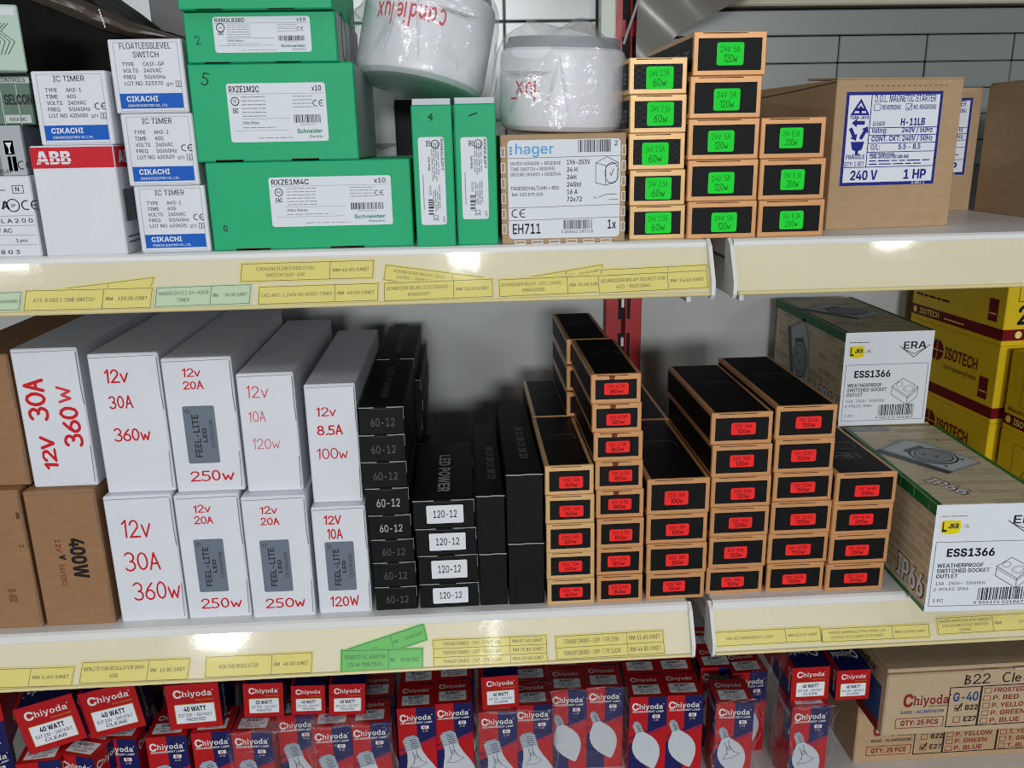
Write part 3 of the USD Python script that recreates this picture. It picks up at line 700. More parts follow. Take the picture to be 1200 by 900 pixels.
for i in range(8):
    zz = ZL + i*(s.zt - s.h - ZL)/7
    copy(s.path, 'driver_box', ('slim black driver box, top of the second row behind the pale number print' if i == 7 else 'slim black driver box in the second row with only its side showing'),
         (s.loc[0] + (.0005, .004, -.001, .003, .005, .007, .006, .0006)[i], s.loc[1] + s.d + .0012 + (.004, .012, .002, .008, .016, .01, .004, .001)[i], zz), group=None if i == 7 else 'slim black driver boxes in the second row')
z = ZL
for i, (a0, a1, yt) in enumerate([(492, 561.5, 685), (490, 560.5, 652), (487, 559, 620.5), (483.5, 556.5, 587.5)]):
    def fr(a):
        a.rect(.22, .18, .60, .64, 'white', 'label', 2, r=.001)
        a.text(.52, .38, '120-12', .26, 'ink', 'label/lettering', w=.40, anchor='c', layer=3)
    b = black_box(f'black driver box with white printed label, {level(i, 4)} of its stack', a0, a1, yt, .0125, z, .146, front=fr,
                  top=led_power('ledhi', .2, .40, .12, .62) if i == 3 else None, group='black driver boxes with white labels')
    z = b.zt
def up_print(a):
    for k in range(6): a.text(.47, .62-.075*k, '12 V' if k % 2 else '150W', .035, 'grey', 'lettering', rot=-90, w=.06*a.h/a.w)
def edge_only(a): a.line([(0, .994), (.3, .99), (.7, .996), (1, .99)], .0009, 'edgewhite', 'worn_edge')
z1 = black_box('plain black box standing on its side, lower of the narrower pair', 562, 595, 649.5, .0125, ZL, .195, front=edge_only, edges=False)
black_box('plain black box standing on its side, upper of the narrower pair', 558.5, 592.5, 581.5, .0125, z1.zt, .195, front=edge_only, top=up_print, edges=False)
z1 = black_box('plain black box standing on its side, lower of the wider pair', 596, 638.5, 637.5, .0115, ZL, .20, front=edge_only, edges=False)
black_box('plain black box standing on its side, upper of the wider pair', 593.3, 637, 556.5, .0115, z1.zt, .20, front=edge_only, top=up_print, edges=False)

# ------------------------------------------------------------------ upper shelf: relay and timer boxes
def tbox(name, label, xl, xr, yt, yf, z0, depth, board, art=None, group=None, yaw=0, chamfer=.0009, right=None, left=None, top=None, dw=0):
    x, w, h = fit(xl, xr, yt, yf, z0)
    b = Box(name, label, 'box', w+dw, depth, h, (x, yf, z0), board, yaw=yaw, group=group, chamfer=chamfer)
    for f, fn in (('front', art), ('right', right), ('left', left), ('top', top)):
        if fn:
            a = b.art(f); fn(a); b.emit(a, f)
    return b
def a_ce(a):
    a.text(.62, .60, 'A', .10, 'ink', weight=800); a.ring(.76, .645, .0048, .0007, 'ink'); a.text(.76, .625, 'SP', .035, 'ink', anchor='c'); ce(a, .86, .59, .11)
    for k, y in enumerate((.52, .40, .28, .16)): a.line([(.05, y), (.97, y-.005)], .0003, 'grey')
    a.text(.5, .43, 'X L A 2 0 0', .05, 'ink', w=.46); a.text(.4, .31, 'A/TF AC', .05, 'ink', w=.3); a.text(.72, .19, '1 pcs', .04, 'ink'); a.text(.35, .04, '9 0 8 0 3', .05, 'ink', w=.4)
    a.frame(.78, .79, .13, .1, 'ink', .0004); a.text(.81, .815, 'N', .055, 'ink'); a.greek(.1, .82, .6, .025, 'grey')
def ce(a, x, y, h, col='ink', el='print'):
    r = h*a.h/2
    for k, cx in enumerate((x*a.w + r, x*a.w + 3.1*r)):
        pts = [(cx + r*math.cos(math.radians(t)), y*a.h + r + r*math.sin(math.radians(t))) for t in range(65, 296, 23)]
        v, f = tri(LineString(pts).buffer(r*.13, cap_style='flat')); a.put(el, col, v, f, 2)
        if k: v, f = tri(LineString([(cx-r, y*a.h+r), (cx+.2*r, y*a.h+r)]).buffer(r*.12, cap_style='flat')); a.put(el, col, v, f, 2)
k1 = tbox('switchgear_box', 'white box with certification marks at the picture edge, on the upper shelf', -60, 43, 208, .004, ZU, .10, 'whitecard', a_ce)
def a_relay(a):
    a.rect(.62, .0, .36, 1, 'palegrey'); a.rect(.70, .42, .14, .28, 'navy'); a.poly([(.72, .66), (.82, .66), (.78, .55), (.78, .47), (.80, .44), (.74, .44), (.76, .47), (.76, .55)], 'white', layer=2)
    a.rect(.72, .08, .05, .3, 'selpale'); a.rect(.79, .08, .06, .3, 'grey'); ce(a, .86, .12, .16); a.text(.35, .04, 'LOAD RELAY', .08, 'ink', w=.4)
k2 = tbox('relay_box', 'dark grey relay box with a goblet mark, at the picture edge above certification marks', -50, 30, 148, .022, k1.zt, .09, 'darkgreybox', a_relay)
def a_sel(a):
    for k in range(3): a.rect(.3+.24*k, .0, .012, .8, 'selpale', layer=1)
    a.rect(0, .82, 1, .12, 'selpale'); a.text(.5, .84, 'LCONTROLS', .08, 'ink', w=.44, layer=2); a.text(.58, .40, 'SELCON', .2, 'black', weight=800, w=.42, layer=2)
    a.rect(.56, .04, .38, .16, 'selpale'); a.text(.62, .08, 'KAGA INC.', .07, 'ink', w=.26, layer=2)
k3 = tbox('controls_box', 'dark green controls box with bold black lettering, at the picture edge', -40, 36, 87, .024, k2.zt, .09, 'selbox', a_sel, yaw=10)
def a_pale(a):
    a.rect(.1, .84, .84, .12, 'white')
    for k in range(5): a.line([(.55+.05*k, .25), (.6+.07*k, .45), (.5+.05*k, .6), (.62+.05*k, .72)], .0004, 'photodark')
tbox('pale_green_box', 'pale green box with a faint line drawing, topmost at the picture edge', -52, 23, 4, .002, k3.zt, .06, 'palegreenbox', a_pale, yaw=26)
def a_abb(a):
    a.rect(.0, .80, .985, .185, 'red', 'colour_band', 1); a.text(.06, .835, 'ABB', .115, 'white', 'colour_band/lettering', w=.42, weight=900, layer=2)
    for y in (.858, .892): a.line([(.05, y), (.5, y)], .0004, 'red', 'colour_band/lettering', 3)
    a.line([(.09+.0, .83), (.09, .95)], .0003, 'red', 'colour_band/lettering', 3)
def a_abbr(a):
    a.rect(.0, .80, .99, .185, 'red', 'colour_band', 1); a.text(.12, .84, 'ABB', .11, 'white', 'colour_band/lettering', w=.5, weight=900, layer=2)
    a.barcode(.1, .3, .5, .3, 'ink'); a.greek(.1, .15, .6, .02, 'ink'); a.greek(.1, .1, .5, .02, 'ink')
abb = tbox('switch_box', 'tall white box with a red top band, at the front of the upper shelf', 44, 142, 171, .002, ZU, .055, 'whitecard', a_abb, right=a_abbr)
def a_cik(title, rows, qty):
    def fn(a):
        a.frame(.07, .03, .87, .93, 'palegrey', .0003)
        for i, t in enumerate(title): a.text(.5, (.86 if len(title) == 1 else .87) - .115*i, t, .075, 'ink', 'print', w=[.42, .7, .36][0 if len(title) == 1 else 1+i], anchor='c', weight=400)
        n = len(rows)
        for i, (p, q) in enumerate(rows):
            y = (.72 if len(title) == 1 else .64) - .086*i
            a.text(.16, y, p, .052, 'ink', w=len(p)*.042, weight=400); a.text(.44, y, q, .052, 'ink', w=len(q)*.042, weight=400)
        a.text(.73, .365, 'QTY', .045, 'ink', w=.1, weight=400); a.frame(.86, .35, .075, .085, 'ink', .0003); a.text(.897, .368, '1', .05, 'ink', anchor='c')
        if len(title) == 1: ce(a, .80, .48, .085)
        a.rect(.075, .065, .865, .205, 'blue', 'blue_band', 1); a.text(.16, .16, 'CIKACHI', .075, 'white', 'blue_band/lettering', w=.44, weight=800); a.text(.17, .09, 'CIKACHI ELECTRIC CO., LTD.', .032, 'white', 'blue_band/lettering', w=.55, weight=700)
    return fn
def tm(lot): return a_cik(['IC TIMER'], [('TYPE', 'AH3-1'), ('TIME', '60S'), ('VOLTS', '240VAC'), ('FREQ', '50/60Hz'), ('LOT NO', lot)], 1)
CG = 'white timer boxes with blue bands'
c1 = tbox('timer_box', 'white timer box with blue band, bottom of the stack of three', 160, 245, 218.5, .012, ZU, .075, 'whitecard', tm('420625'), CG, dw=-.0008)
c2 = tbox('timer_box', 'white timer box with blue band, middle of the stack of three', 145, 231, 133.5, .011, c1.zt, .075, 'whitecard', tm('420529'), CG, dw=-.0008)
c3 = tbox('level_switch_box', 'white floatless level switch box with blue band, on top of two timer boxes', 130.5, 217.5, 46, .010, c2.zt, .075, 'whitecard',
          a_cik(['FLOATLESSLEVEL', 'SWITCH'], [('TYPE', 'C61F-GP'), ('VOLTS', '240VAC'), ('FREQ', '50/60Hz'), ('LOT NO', '323370')], 1), CG)
tbox('timer_box', 'white timer box with blue band, standing on the box with the red band', 40.5, 130.5, 83.5, .004, abb.zt, .07, 'whitecard', tm('420680'), CG, dw=-.001)

def a_sch(code, num, wide=True, part='RXZE'):
    def fn(a):
        a.rect(.0, .0, 1, .012, 'greenprint')
        for x0, gn in ((.11, 'groove'), (.58, 'notch')): a.rect(x0, .0, .17, .022, 'slit', gn)
        if wide == 1: X, Y, W, H = .30, .26, .60, .56
        elif wide == 2: X, Y, W, H = .22, .20, .60, .60
        else: X, Y, W, H = .19, .2, .64, .70
        a.rect(X, Y, W, H, 'paper', 'label', 1, r=.002); T = 'label/lettering'
        L = lambda x: X+W*x
        V = lambda y: Y+H*y
        a.text(L(.02), V(.85), code, .105*H/1, 'ink', T, w=.31*W, weight=600); a.text(L(.96), V(.86), 'x10', .09*H, 'ink', T, anchor='r', w=.1*W, weight=600)
        a.line([(L(.02), V(.82)), (L(.98), V(.82))], .0002, 'grey', T); a.line([(L(.04), V(.2)), (L(.6), V(.2))], .0002, 'grey', T); a.line([(L(.12), V(.4)), (L(.62), V(.4))], .0002, 'grey', T)
        for k in range(6): a.greek(L(.14), V(.76-.065*k), W*.24, .022*H, 'grey', T, rng=random.Random(k+num))
        for k in range(4): a.greek(L(.66), V(.76-.06*k), W*.2, .02*H, 'grey', T, rng=random.Random(k+9+num))
        a.text(L(.13), V(.31), 'Zelio Relay', .05*H, 'ink', T, w=.17*W, weight=450); a.greek(L(.13), V(.24), W*.34, .02*H, 'grey', T)
        a.ring(L(.075), V(.70), .0031, .0006, 'ink', T); a.text(L(.075), V(.675), 'PG', .05*H, 'ink', T, anchor='c', w=.03*W)
        a.text(L(.045), V(.50), 'EAC', .085*H, 'ink', T, w=.055*W, weight=700)
        ce(a, L(.865), V(.60), .10*H, el=T)
        a.barcode(L(.66), V(.32), W*.27, .14*H, 'ink', T, seed=num); a.greek(L(.72), V(.28), W*.15, .018*H, 'grey', T)
        a.text(L(.68), V(.14), 'Schneider', .075*H, 'greenprint', T, w=.26*W, weight=700); a.text(L(.80), V(.06), 'Electric', .045*H, 'greenprint', T, w=.14*W)
        a.greek(L(.28), V(.06), W*.36, .018*H, 'grey', T)
    return fn
SG = 'green relay boxes'
g1 = tbox('relay_box', 'largest green relay box with white label, lying under the other green boxes', 245, 483.5, 190.5, .010, ZU, .15, 'green', lambda a: (a_sch('RXZE1M4C', 11)(a), a.hand(.06, .22, '0', .07, 'black', thick=.14, rot=8)), SG)
def plain_right(a): a.rect(.012, .012, .985, .976, 'palegrey', 'side_panel')
g2 = tbox('relay_box', 'green relay box marked 5, middle of the lying stack', 225, 418, 75, .010, g1.zt, .142, 'green', lambda a: (a_sch('RXZE1M2C', 22, 2)(a), a.hand(.07, .80, '5', .12, 'black', thick=.09, rot=-14)), SG, right=plain_right)
def ring_right(a):
    plain_right(a); a.ring(.3, .55, .014, .003, 'greenprint', ry=.02, layer=3)
g3 = tbox('relay_box', 'flatter green relay box marked 2, above the one marked 5', 216.5, 395, 14, .009, g2.zt, .14, 'green', lambda a: (a_sch('RXM2LB2BD', 33, 3)(a), a.hand(.07, .36, '2', .17, 'black', thick=.08, rot=14)), SG, right=ring_right)
g4 = tbox('relay_box', 'topmost green relay box, cut by the upper picture edge', 205, 388, -50, .002, g3.zt, .14, 'green', lambda a: a_sch('RXM2LB2BD', 44, 3)(a), SG)
def a_schv(code, num, mark, top):
    def fn(a):
        X, Y, W, H = .14, .16, .64, .62 if not top else .62
        if top: Y, H = .19, .58
        a.rect(X, Y, W, H, 'paper', 'label', 1, r=.002); T = 'label/lettering'
        R_ = dict(el=T, rot=-90, layer=2)
        k = a.h/a.w
        a.text(X+W*.86, Y+H*.98, code, .10*W/k, 'ink', w=.36*H*k, weight=600, **R_); a.text(X+W*.86, Y+H*.10, 'x10', .09*W/k, 'ink', w=.07*H*k, **R_)
        for j, xx in enumerate((.74, .66, .58, .50)):
            c = .06
            for t in range(7):
                ll = random.Random(j*9+t+num).uniform(.05, .11)
                if .5 < c+ll < .62: c += .1
                if c + ll > .94: break
                a.rect(X+W*xx, Y+H*(1-c-ll), W*.035, H*ll, 'grey', T, 2); c += ll+.015
        a.text(X+W*.36, Y+H*.78, 'Zelio Relay', .085*W/k, 'ink', w=.16*H*k, weight=700, **R_); a.text(X+W*.36, Y+H*.46, '921533', .08*W/k, 'ink', w=.12*H*k, **R_)
        a.rect(X+W*.12, Y+H*.18, W*.03, H*.4, 'grey', T, 2)
        r = random.Random(num); c = .24
        while c < .42:
            n = r.choice((.005, .01, .015)); a.rect(X+W*.3, Y+H*(.52-c), W*.2, H*n, 'ink', T, 2); c += n + r.choice((.006, .012))
        a.text(X+W*.3, Y+H*.96, 'EAC', .18*W/k, 'ink', w=.07*H*k, weight=700, **R_); a.ring(X+W*.66, Y+H*.92, .0032, .0006, 'ink', T)
        a.text(X+W*.48, Y+H*.12, 'CE', .2*W/k, 'ink', w=.08*H*k, weight=400, **R_)
        if mark == '4': a.hand(.40, .90, '4', .045, 'black', thick=.16, rot=-15, w=.14)
        else: a.line([(.36, .915), (.44, .925), (.56, .935)], .0009, 'black', 'handwriting')
    return fn
V1 = tbox('relay_box', 'green relay box standing upright, marked 4', 484.5, 532.5, 123, .002, ZU, .13, 'green', a_schv('RXM4LB2P7', 5, '4', False), SG)
V2 = tbox('relay_box', 'green relay box standing upright, marked with a dash, beside the brown timer carton', 533.5, 583, 121.5, .006, ZU, .13, 'green', a_schv('RXM2LB2P7', 6, '-', True), SG)
for b, dx in ((V1, 0), (V2, 0)):                    # their white tuck flaps stand up behind the front edge
    fl = trimesh.convex.convex_hull(np.array([[sx*(b.w/2-.001), yy, zz] for sx in (-1, 1) for yy, zz in ((.001, b.h), (.0018, b.h), (.006, b.h+.0045), (.0068, b.h+.0045))]))
    obj('tuck_flap', fl, B('whitecard'), b.path)

def a_hag(a):
    X, Y, W, H = .055, .05, .90, .90
    a.rect(X, Y, W, H, 'paper', 'label', 1, r=.003); T = 'label/lettering'
    L = lambda x: X+W*x
    V = lambda y: Y+H*y
    a.text(L(.06), V(.86), 'hager', .095, 'hager', 'label/logo', w=.35*W, weight=600)
    for k in range(3): a.rect(L(.015), V(.855+.03*k), .022, .02, 'hager', 'label/logo', 2)
    a.barcode(L(.62), V(.87), .29*W, .11, 'ink', T, seed=3); a.text(L(.94), V(.93), '2', .045, 'ink', T)
    a.line([(L(0), V(.82)), (L(1), V(.83))], .0003, 'ink', T); a.line([(L(0), V(.32)), (L(1), V(.335))], .0003, 'ink', T); a.line([(L(0), V(.19)), (L(1), V(.205))], .0003, 'ink', T)
    for k, t in enumerate(('INTER HORAIRE + RESERVE', 'TIME SWITCH + RESERVE', 'INTERR ORARIO + RISERVA')): a.text(L(.02), V(.75-.055*k), t, .03, 'ink', T, w=(.45, .40, .45)[k]*W, weight=400)
    a.text(L(.02), V(.50), 'TAGESSCHALTUHR + RES.', .032, 'ink', T, w=.44*W); a.text(L(.03), V(.44), 'Ref. 533 575 200', .028, 'ink', T, w=.28*W)
    for k, t in enumerate(('196-253V', '24 H', '24H', '24Std', '16 A', '72x72')): a.text(L(.52), V(.75-.075*k), t, .042, 'ink', T, w=(.21, .1, .09, .13, .1, .14)[k]*W, weight=600)
    ce(a, L(.03), V(.225), .07, el=T)
    a.text(L(.03), V(.05), 'EH711', .095, 'black', T, w=.26*W, weight=600); a.text(L(.97), V(.085), '1x', .085, 'black', T, w=.085*W, anchor='r', weight=600)
    a.barcode(L(.49), V(.09), .27*W, .085, 'ink', T, seed=8); a.text(L(.47), V(.05), '3 250612 287118', .025, 'ink', T, w=.29*W)
    # line drawing of the clock
    P = [(.78, .76), (.88, .82), (.98, .76), (.97, .58), (.87, .53), (.78, .56), (.78, .76), (.87, .73), (.98, .76)]
    a.line([(L(x), V(y)) for x, y in P], .0004, 'ink', 'label/drawing'); a.line([(L(.87), V(.73)), (L(.87), V(.53))], .0004, 'ink', 'label/drawing')
    a.ring(L(.925), V(.655), .0055, .0004, 'ink', 'label/drawing', ry=.008); a.line([(L(.905), V(.66)), (L(.92), V(.63)), (L(.94), V(.70))], .0005, 'ink', 'label/drawing')
    a.text(L(.76), V(.40), '1x', .02, 'ink', 'label/drawing'); a.line([(L(.80), V(.41)), (L(.88), V(.44)), (L(.97), V(.44))], .0004, 'ink', 'label/drawing')
    a.line([(L(.90), V(.385)), (L(.98), V(.385))], .0004, 'ink', 'label/drawing')
    for k in range(6):
        a.frame(.0, .1+.14*k, .035, .09, 'white', .0006, 'printed_border', 1); a.frame(.965, .1+.14*k, .035, .09, 'white', .0006, 'printed_border', 1)
        a.frame(.1+.14*k, .0, .09, .035, 'white', .0006, 'printed_border', 1)
hag = tbox('timer_carton', 'brown timer carton almost covered by a white label with blue logo', 587, 733.5, 158, .004, ZU, .11, 'kraft', a_hag)

def a_dol(a, W=.76):
    X, Y, H = .08, .30, .62
    B_ = 'navy'
    a.rect(X, Y, W, H, B_, 'label_border', 1); a.rect(X+.022, Y+.022, W-.044, H-.044, 'paper', 'label', 2)
    T = 'label/lettering'
    L = lambda x: X+W*x
    V = lambda y: Y+H*y
    K = dict(el=T, layer=3)
    a.line([(L(.26), V(.2)), (L(.26), V(.97))], .0007, B_, **K)
    for y in (.20, .36, .455, .54, .62): a.line([(L(.03 if y == .2 else .26), V(y)), (L(.97), V(y))], .0006, B_, **K)
    a.text(L(.29), V(.89), 'D.O.L. MAGNETIC STARTER', .045, 'navy', w=.64*W, weight=500, **K)
    a.frame(L(.29), V(.80), .05, .045, 'navy', .0004, T, 3); a.text(L(.37), V(.81), 'REVERSING', .03, 'navy', w=.2*W, weight=600, **K)
    a.frame(L(.62), V(.80), .05, .045, 'navy', .0004, T, 3); a.line([(L(.635), V(.83)), (L(.65), V(.81)), (L(.68), V(.86))], .0006, 'navy', **K); a.text(L(.70), V(.81), 'NO. REVERSING', .03, 'navy', w=.24*W, weight=600, **K)
    a.text(L(.29), V(.64), 'Ui 660V', .03, 'navy', w=.13*W, weight=600, **K); a.text(L(.58), V(.64), 'H-11LB', .048, 'navy', w=.26*W, weight=800, **K)
    a.text(L(.29), V(.565), 'Rating:', .036, 'navy', w=.16*W, weight=600, **K); a.text(L(.60), V(.565), '240V / 50Hz', .036, 'navy', w=.33*W, weight=700, **K)
    a.text(L(.29), V(.475), 'CONT. CKT: 240V / 50Hz', .036, 'navy', w=.65*W, weight=700, **K)
    a.text(L(.29), V(.385), 'O/L:', .036, 'navy', w=.1*W, weight=600, **K); a.text(L(.58), V(.385), '5.5 - 8.5', .036, 'navy', w=.24*W, weight=700, **K)
    a.text(L(.29), V(.325), 'MADE IN MALAYSIA', .016, 'navy', w=.26*W, weight=800, **K); a.text(L(.29), V(.29), 'TUAN-JAYA ELECTRIC SDN. BHD.', .022, 'navy', w=.42*W, weight=800, **K)
    a.greek(L(.29), V(.255), W*.64, .012, 'navy', T, 3); a.greek(L(.29), V(.22), W*.55, .012, 'navy', T, 3)
    a.text(L(.10), V(.06), '240 V', .065, 'navy', w=.29*W, weight=800, **K); a.text(L(.66), V(.06), '1 HP', .065, 'navy', w=.25*W, weight=800, **K); a.text(L(.76), V(.005), 'D-0011-1', .016, 'paper', w=.14*W, weight=700, **K)
    cx, cy = .15, .82
    a.poly([(L(.05), V(.755)), (L(.25), V(.755)), (L(.15), V(.93))], 'navy', 'label/emblem', 3); a.poly([(L(.085), V(.778)), (L(.215), V(.778)), (L(.15), V(.89))], 'paper', 'label/emblem', 4)
    a.rect(L(.10), V(.80), .075, .02, 'navy', 'label/emblem', 5); a.rect(L(.138), V(.778), .02, .045, 'navy', 'label/emblem', 5)
    a.text(L(.05), V(.715), 'TUAN-JAYA', .02, 'navy', 'label/emblem', w=.2*W, weight=800, layer=3)
    for k in range(3):                              # recycling arrows
        t = math.radians(90+120*k); rr = .009
        c = np.array([L(.15)*a.w + rr*.62*math.cos(t), V(.60)*a.h + rr*.62*math.sin(t)]); d = np.array([-math.sin(t), math.cos(t)]); n_ = np.array([math.cos(t), math.sin(t)])
        q = [c-d*.005-n_*.0015, c+d*.002-n_*.0015, c+d*.002-n_*.0035, c+d*.0065, c+d*.002+n_*.0035, c+d*.002+n_*.0015, c-d*.005+n_*.0015]
        v, f = tri(Polygon(q)); a.put('label/emblem', 'navy', v, f, 3)
    a.poly([(L(.08), V(.475)), (L(.22), V(.475)), (L(.20), V(.39)), (L(.165), V(.375)), (L(.165), V(.345)), (L(.20), V(.335)), (L(.10), V(.335)), (L(.135), V(.345)), (L(.135), V(.375)), (L(.10), V(.39))], 'navy', 'label/emblem', 3)
    a.text(L(.04), V(.29), 'FRAGILE', .028, 'navy', w=.2*W, weight=700, **K); a.text(L(.03), V(.215), 'QTY: 1 SET', .028, 'navy', w=.21*W, weight=600, **K)
    for k in range(16): a.rect(.22+.042*k, .955, .02, .004, 'kraftdark', 'perforation')
X0, X1 = .3065, .4185
dol = Box('starter_carton', 'kraft carton with a blue and white magnetic starter label, beside the green-stickered stacks', 'carton', .1125, .158, .1195, (.3605, .053, ZU), 'kraft', yaw=6)
a = dol.art('front'); a_dol(a); dol.emit(a, 'front')
a = dol.art('left'); a.line([(.86, .93), (.9, .80), (.93, .92)], .0006, 'kraftprint' if False else 'edgewhite', 'worn_edge'); a.line([(.0, .93), (.5, .955), (1, .985)], .0008, 'kraftdark', 'seam'); dol.emit(a, 'left')
obj('top_flap', trimesh.convex.convex_hull(np.array([[sx*.056, yy, zz] for sx in (-1, 1) for yy, zz in ((.0, .1195), (.0, .1205), (.05, .1215), (.05, .1235))])), B('kraft'), dol.path)
dol2 = Box('starter_carton', 'kraft starter carton set further back with only its label edge showing', 'carton', .112, .15, .119, (.4615, .198, ZU), 'kraft', yaw=0)
a = dol2.art('front'); a_dol(a, .835); dol2.emit(a, 'front')
rc = Box('kraft_carton', 'large plain kraft carton cut by the picture edge on the upper shelf', 'carton', .17, .17, .1205, (.6045, .022, ZU), 'kraft', yaw=0)
a = rc.art('left'); a.rect(.0, .0, .04, 1, 'kraftdark' if False else 'seam', 'edge_strip') if False else None
obj('top_flap', bx(-.084, .084, .001, .169, .1205, .1222), B('kraft'), rc.path)
tbox('white_carton', 'plain white carton at the back, seen between green boxes', 428, 465, 84, .27, ZU, .10, 'greycard', lambda a: (a.rect(0, .50, 1, .02, 'grey', 'seam'), a.poly([(.1, .5), (.9, .5), (.55, .475)], 'grey', 'seam', 2)))
tbox('black_carton', 'narrow black carton at the back, beside the plain white carton', 465.5, 520, 117, .265, ZU, .10, 'blackcard')

# ------------------------------------------------------------------ middle shelf: weatherproof socket boxes and yellow enclosure boxes
def a_era(a):
    a.rect(0, 0, 1, 1, 'paper', 'end_label', 1)
    T = 'end_label/lettering'
    K = dict(el=T, layer=2)
    a.rect(.04, .71, .30, .22, 'white', 'end_label/sticker', 2)
    a.poly([(.06, .745), (.14, .73), (.215, .745), (.225, .80), (.215, .855), (.06, .86), (.05, .80)], 'jkr', 'end_label/emblem', 3); a.text(.115, .785, 'JKR', .045, 'ink', 'end_label/emblem', w=.09, weight=900, layer=4)
    a.rect(.065, .755, .012, .09, 'ink', 'end_label/emblem', 4); a.rect(.065, .755, .04, .02, 'ink', 'end_label/emblem', 4); a.text(.235, .785, 'J-Mal', .035, 'grey', w=.06, **K); a.greek(.05, .89, .22, .012, 'grey', T)
    a.text(.655, .815, 'ERA', .075, 'ink', w=.27, weight=700, **K)
    for k in (0, .035): a.line([(.62+k, .845-k*.8), (.79, .745+k*.0-.02+k), (.965-k, .855-k*.8)], .0007, 'ink', **K)
    a.frame(.03, .05, .94, .61, 'ink', .0004, T)
    a.text(.13, .52, 'ESS1366', .075, 'black', w=.42, weight=800, **K)
    for k, t in enumerate(('WEATHERPROOF', 'SWITCHED SOCKET', 'OUTLET')): a.text(.065, .42-.05*k, t, .037, 'ink', w=(.40, .46, .19)[k], weight=650, **K)
    a.text(.065, .255, '13A   250V~  50/60Hz', .028, 'ink', w=.44, weight=400, **K); a.text(.055, .20, '2-POLES  IP66', .028, 'ink', w=.31, weight=400, **K); a.text(.06, .09, '1 PC', .03, 'ink', w=.1, weight=400, **K)
    a.barcode(.45, .10, .41, .12, 'ink', T, seed=4); a.text(.42, .065, '9 555171 521867', .025, 'ink', w=.44, **K)
    Pq = [(.58, .42), (.70, .50), (.88, .40), (.77, .30), (.58, .42), (.58, .33), (.77, .21), (.88, .30), (.88, .40), (.77, .30), (.77, .21)]
    a.line(Pq, .0005, 'ink', 'end_label/drawing'); a.line([(.58, .40), (.77, .28), (.88, .375)], .0004, 'ink', 'end_label/drawing')
    a.ring(.665, .435, .0035, .0004, 'ink', 'end_label/drawing', ry=.0028); a.ring(.775, .385, .0062, .0004, 'ink', 'end_label/drawing', ry=.0038); a.ring(.775, .385, .0045, .0003, 'ink', 'end_label/drawing', ry=.0026)
def bricks(a, rows, cols, el='brick_print'):
    for j in range(rows+1): a.line([(0, j/rows), (1, j/rows)], .0008, 'brickline', el, 1)
    for j in range(rows):
        r = random.Random(j)
        for i in range(cols):
            x = (i + .5*(j % 2) + r.uniform(-.08, .08))/cols
            if 0 < x < 1: a.line([(x, j/rows), (x, (j+1)/rows)], .0008, 'brickline', el, 2)
            if r.random() < .3: a.rect(max(0, x), j/rows+.004, min(1/cols, 1-max(0, x)), 1/rows-.008, 'brickdark', el + '_shade', 1)
def socket_photo(a, x, y, s, ang, mir=1):
    """the printed picture of the socket: grey plate, hinged round cover"""
    def T(pts): 
        ca, sa = math.cos(ang), math.sin(ang)
        return [((x*a.w + s*(mir*px*ca - py*sa))/a.w, (y*a.h + s*(mir*px*sa + py*ca))/a.h) for px, py in pts]
    el = 'socket_picture'
    a.poly(T([(-.62, -.8), (.5, -.8), (.62, .5), (.4, .95), (-.75, .8)]), 'photo', el, 2)
    a.poly(T([(-.62, -.8), (-.45, -.8), (-.55, .8), (-.75, .8)]), 'photodark', el, 3); a.poly(T([(-.42, -.74), (.46, -.74), (.56, .45), (.36, .86), (-.5, .76)]), 'photolight', el, 3)
    for rr, c, L in ((.46, 'photodark', 4), (.41, 'photolight', 5), (.37, 'photodark', 6), (.34, 'photo', 7)):
        a.poly(T([(.02 + rr*math.cos(t), -.05 + rr*1.05*math.sin(t)) for t in np.linspace(0, 2*math.pi, 28)[:-1]]), c, el, L)
    a.poly(T([(-.24, .36), (.30, .36), (.30, .48), (-.24, .48)]), 'photodark', el, 6)
    for px, py in ((-.1, .1), (-.3, -.55), (.3, -.5), (.02, -.12)): a.poly(T([(px+.035*math.cos(t), py+.035*math.sin(t)) for t in np.linspace(0, 6.28, 8)[:-1]]), 'ink', el, 8)
def era_art(b):
    a = b.art('front'); a_era(a); b.emit(a, 'front')
    a = b.art('left'); bricks(a, 12, 8); a.rect(0, .90, 1, .10, 'eragreen', 'green_edge', 2); a.rect(0, 0, 1, .04, 'eragreen', 'green_edge', 2)
    socket_photo(a, .42, .47, .046, .25); a.text(.722, .085, 'IP66', .23, 'kraftdark', 'rating_lettering', w=.265, weight=900, layer=3); a.text(.73, .095, 'IP66', .21, 'white', 'rating_lettering', w=.25, weight=700, layer=4)
    b.emit(a, 'left')
    a = b.art('top'); bricks(a, 20, 2); a.rect(0, 0, .045, 1, 'eragreen', 'green_edge', 2); a.rect(.955, 0, .045, 1, 'eragreen', 'green_edge', 2)
    socket_photo(a, .50, .56, .046, .5); a.text(.13, .262, 'IP66', .075, 'kraftdark', 'rating_lettering', w=.40, weight=900, layer=3, rot=-62); a.text(.138, .258, 'IP66', .064, 'white', 'rating_lettering', w=.38, weight=700, layer=4, rot=-62)
    a.rect(.05, .93, .4, .07, 'photo', 'sealing_tape', 2)
    b.emit(a, 'top')
EG = 'weatherproof socket boxes'
e1 = Box('socket_box', 'weatherproof socket box overhanging the front edge of the middle shelf', 'box', .099, .198, .0992, (.4335, -.034, ZL), 'eracard', yaw=-2.2, group=EG, chamfer=.0016)
era_art(e1)
e0 = Box('socket_box', 'weatherproof socket box hidden under the upper one at the back', 'box', .099, .195, .0985, (.4400, .172, ZL), 'eracard', yaw=0, group=EG, chamfer=.0016)
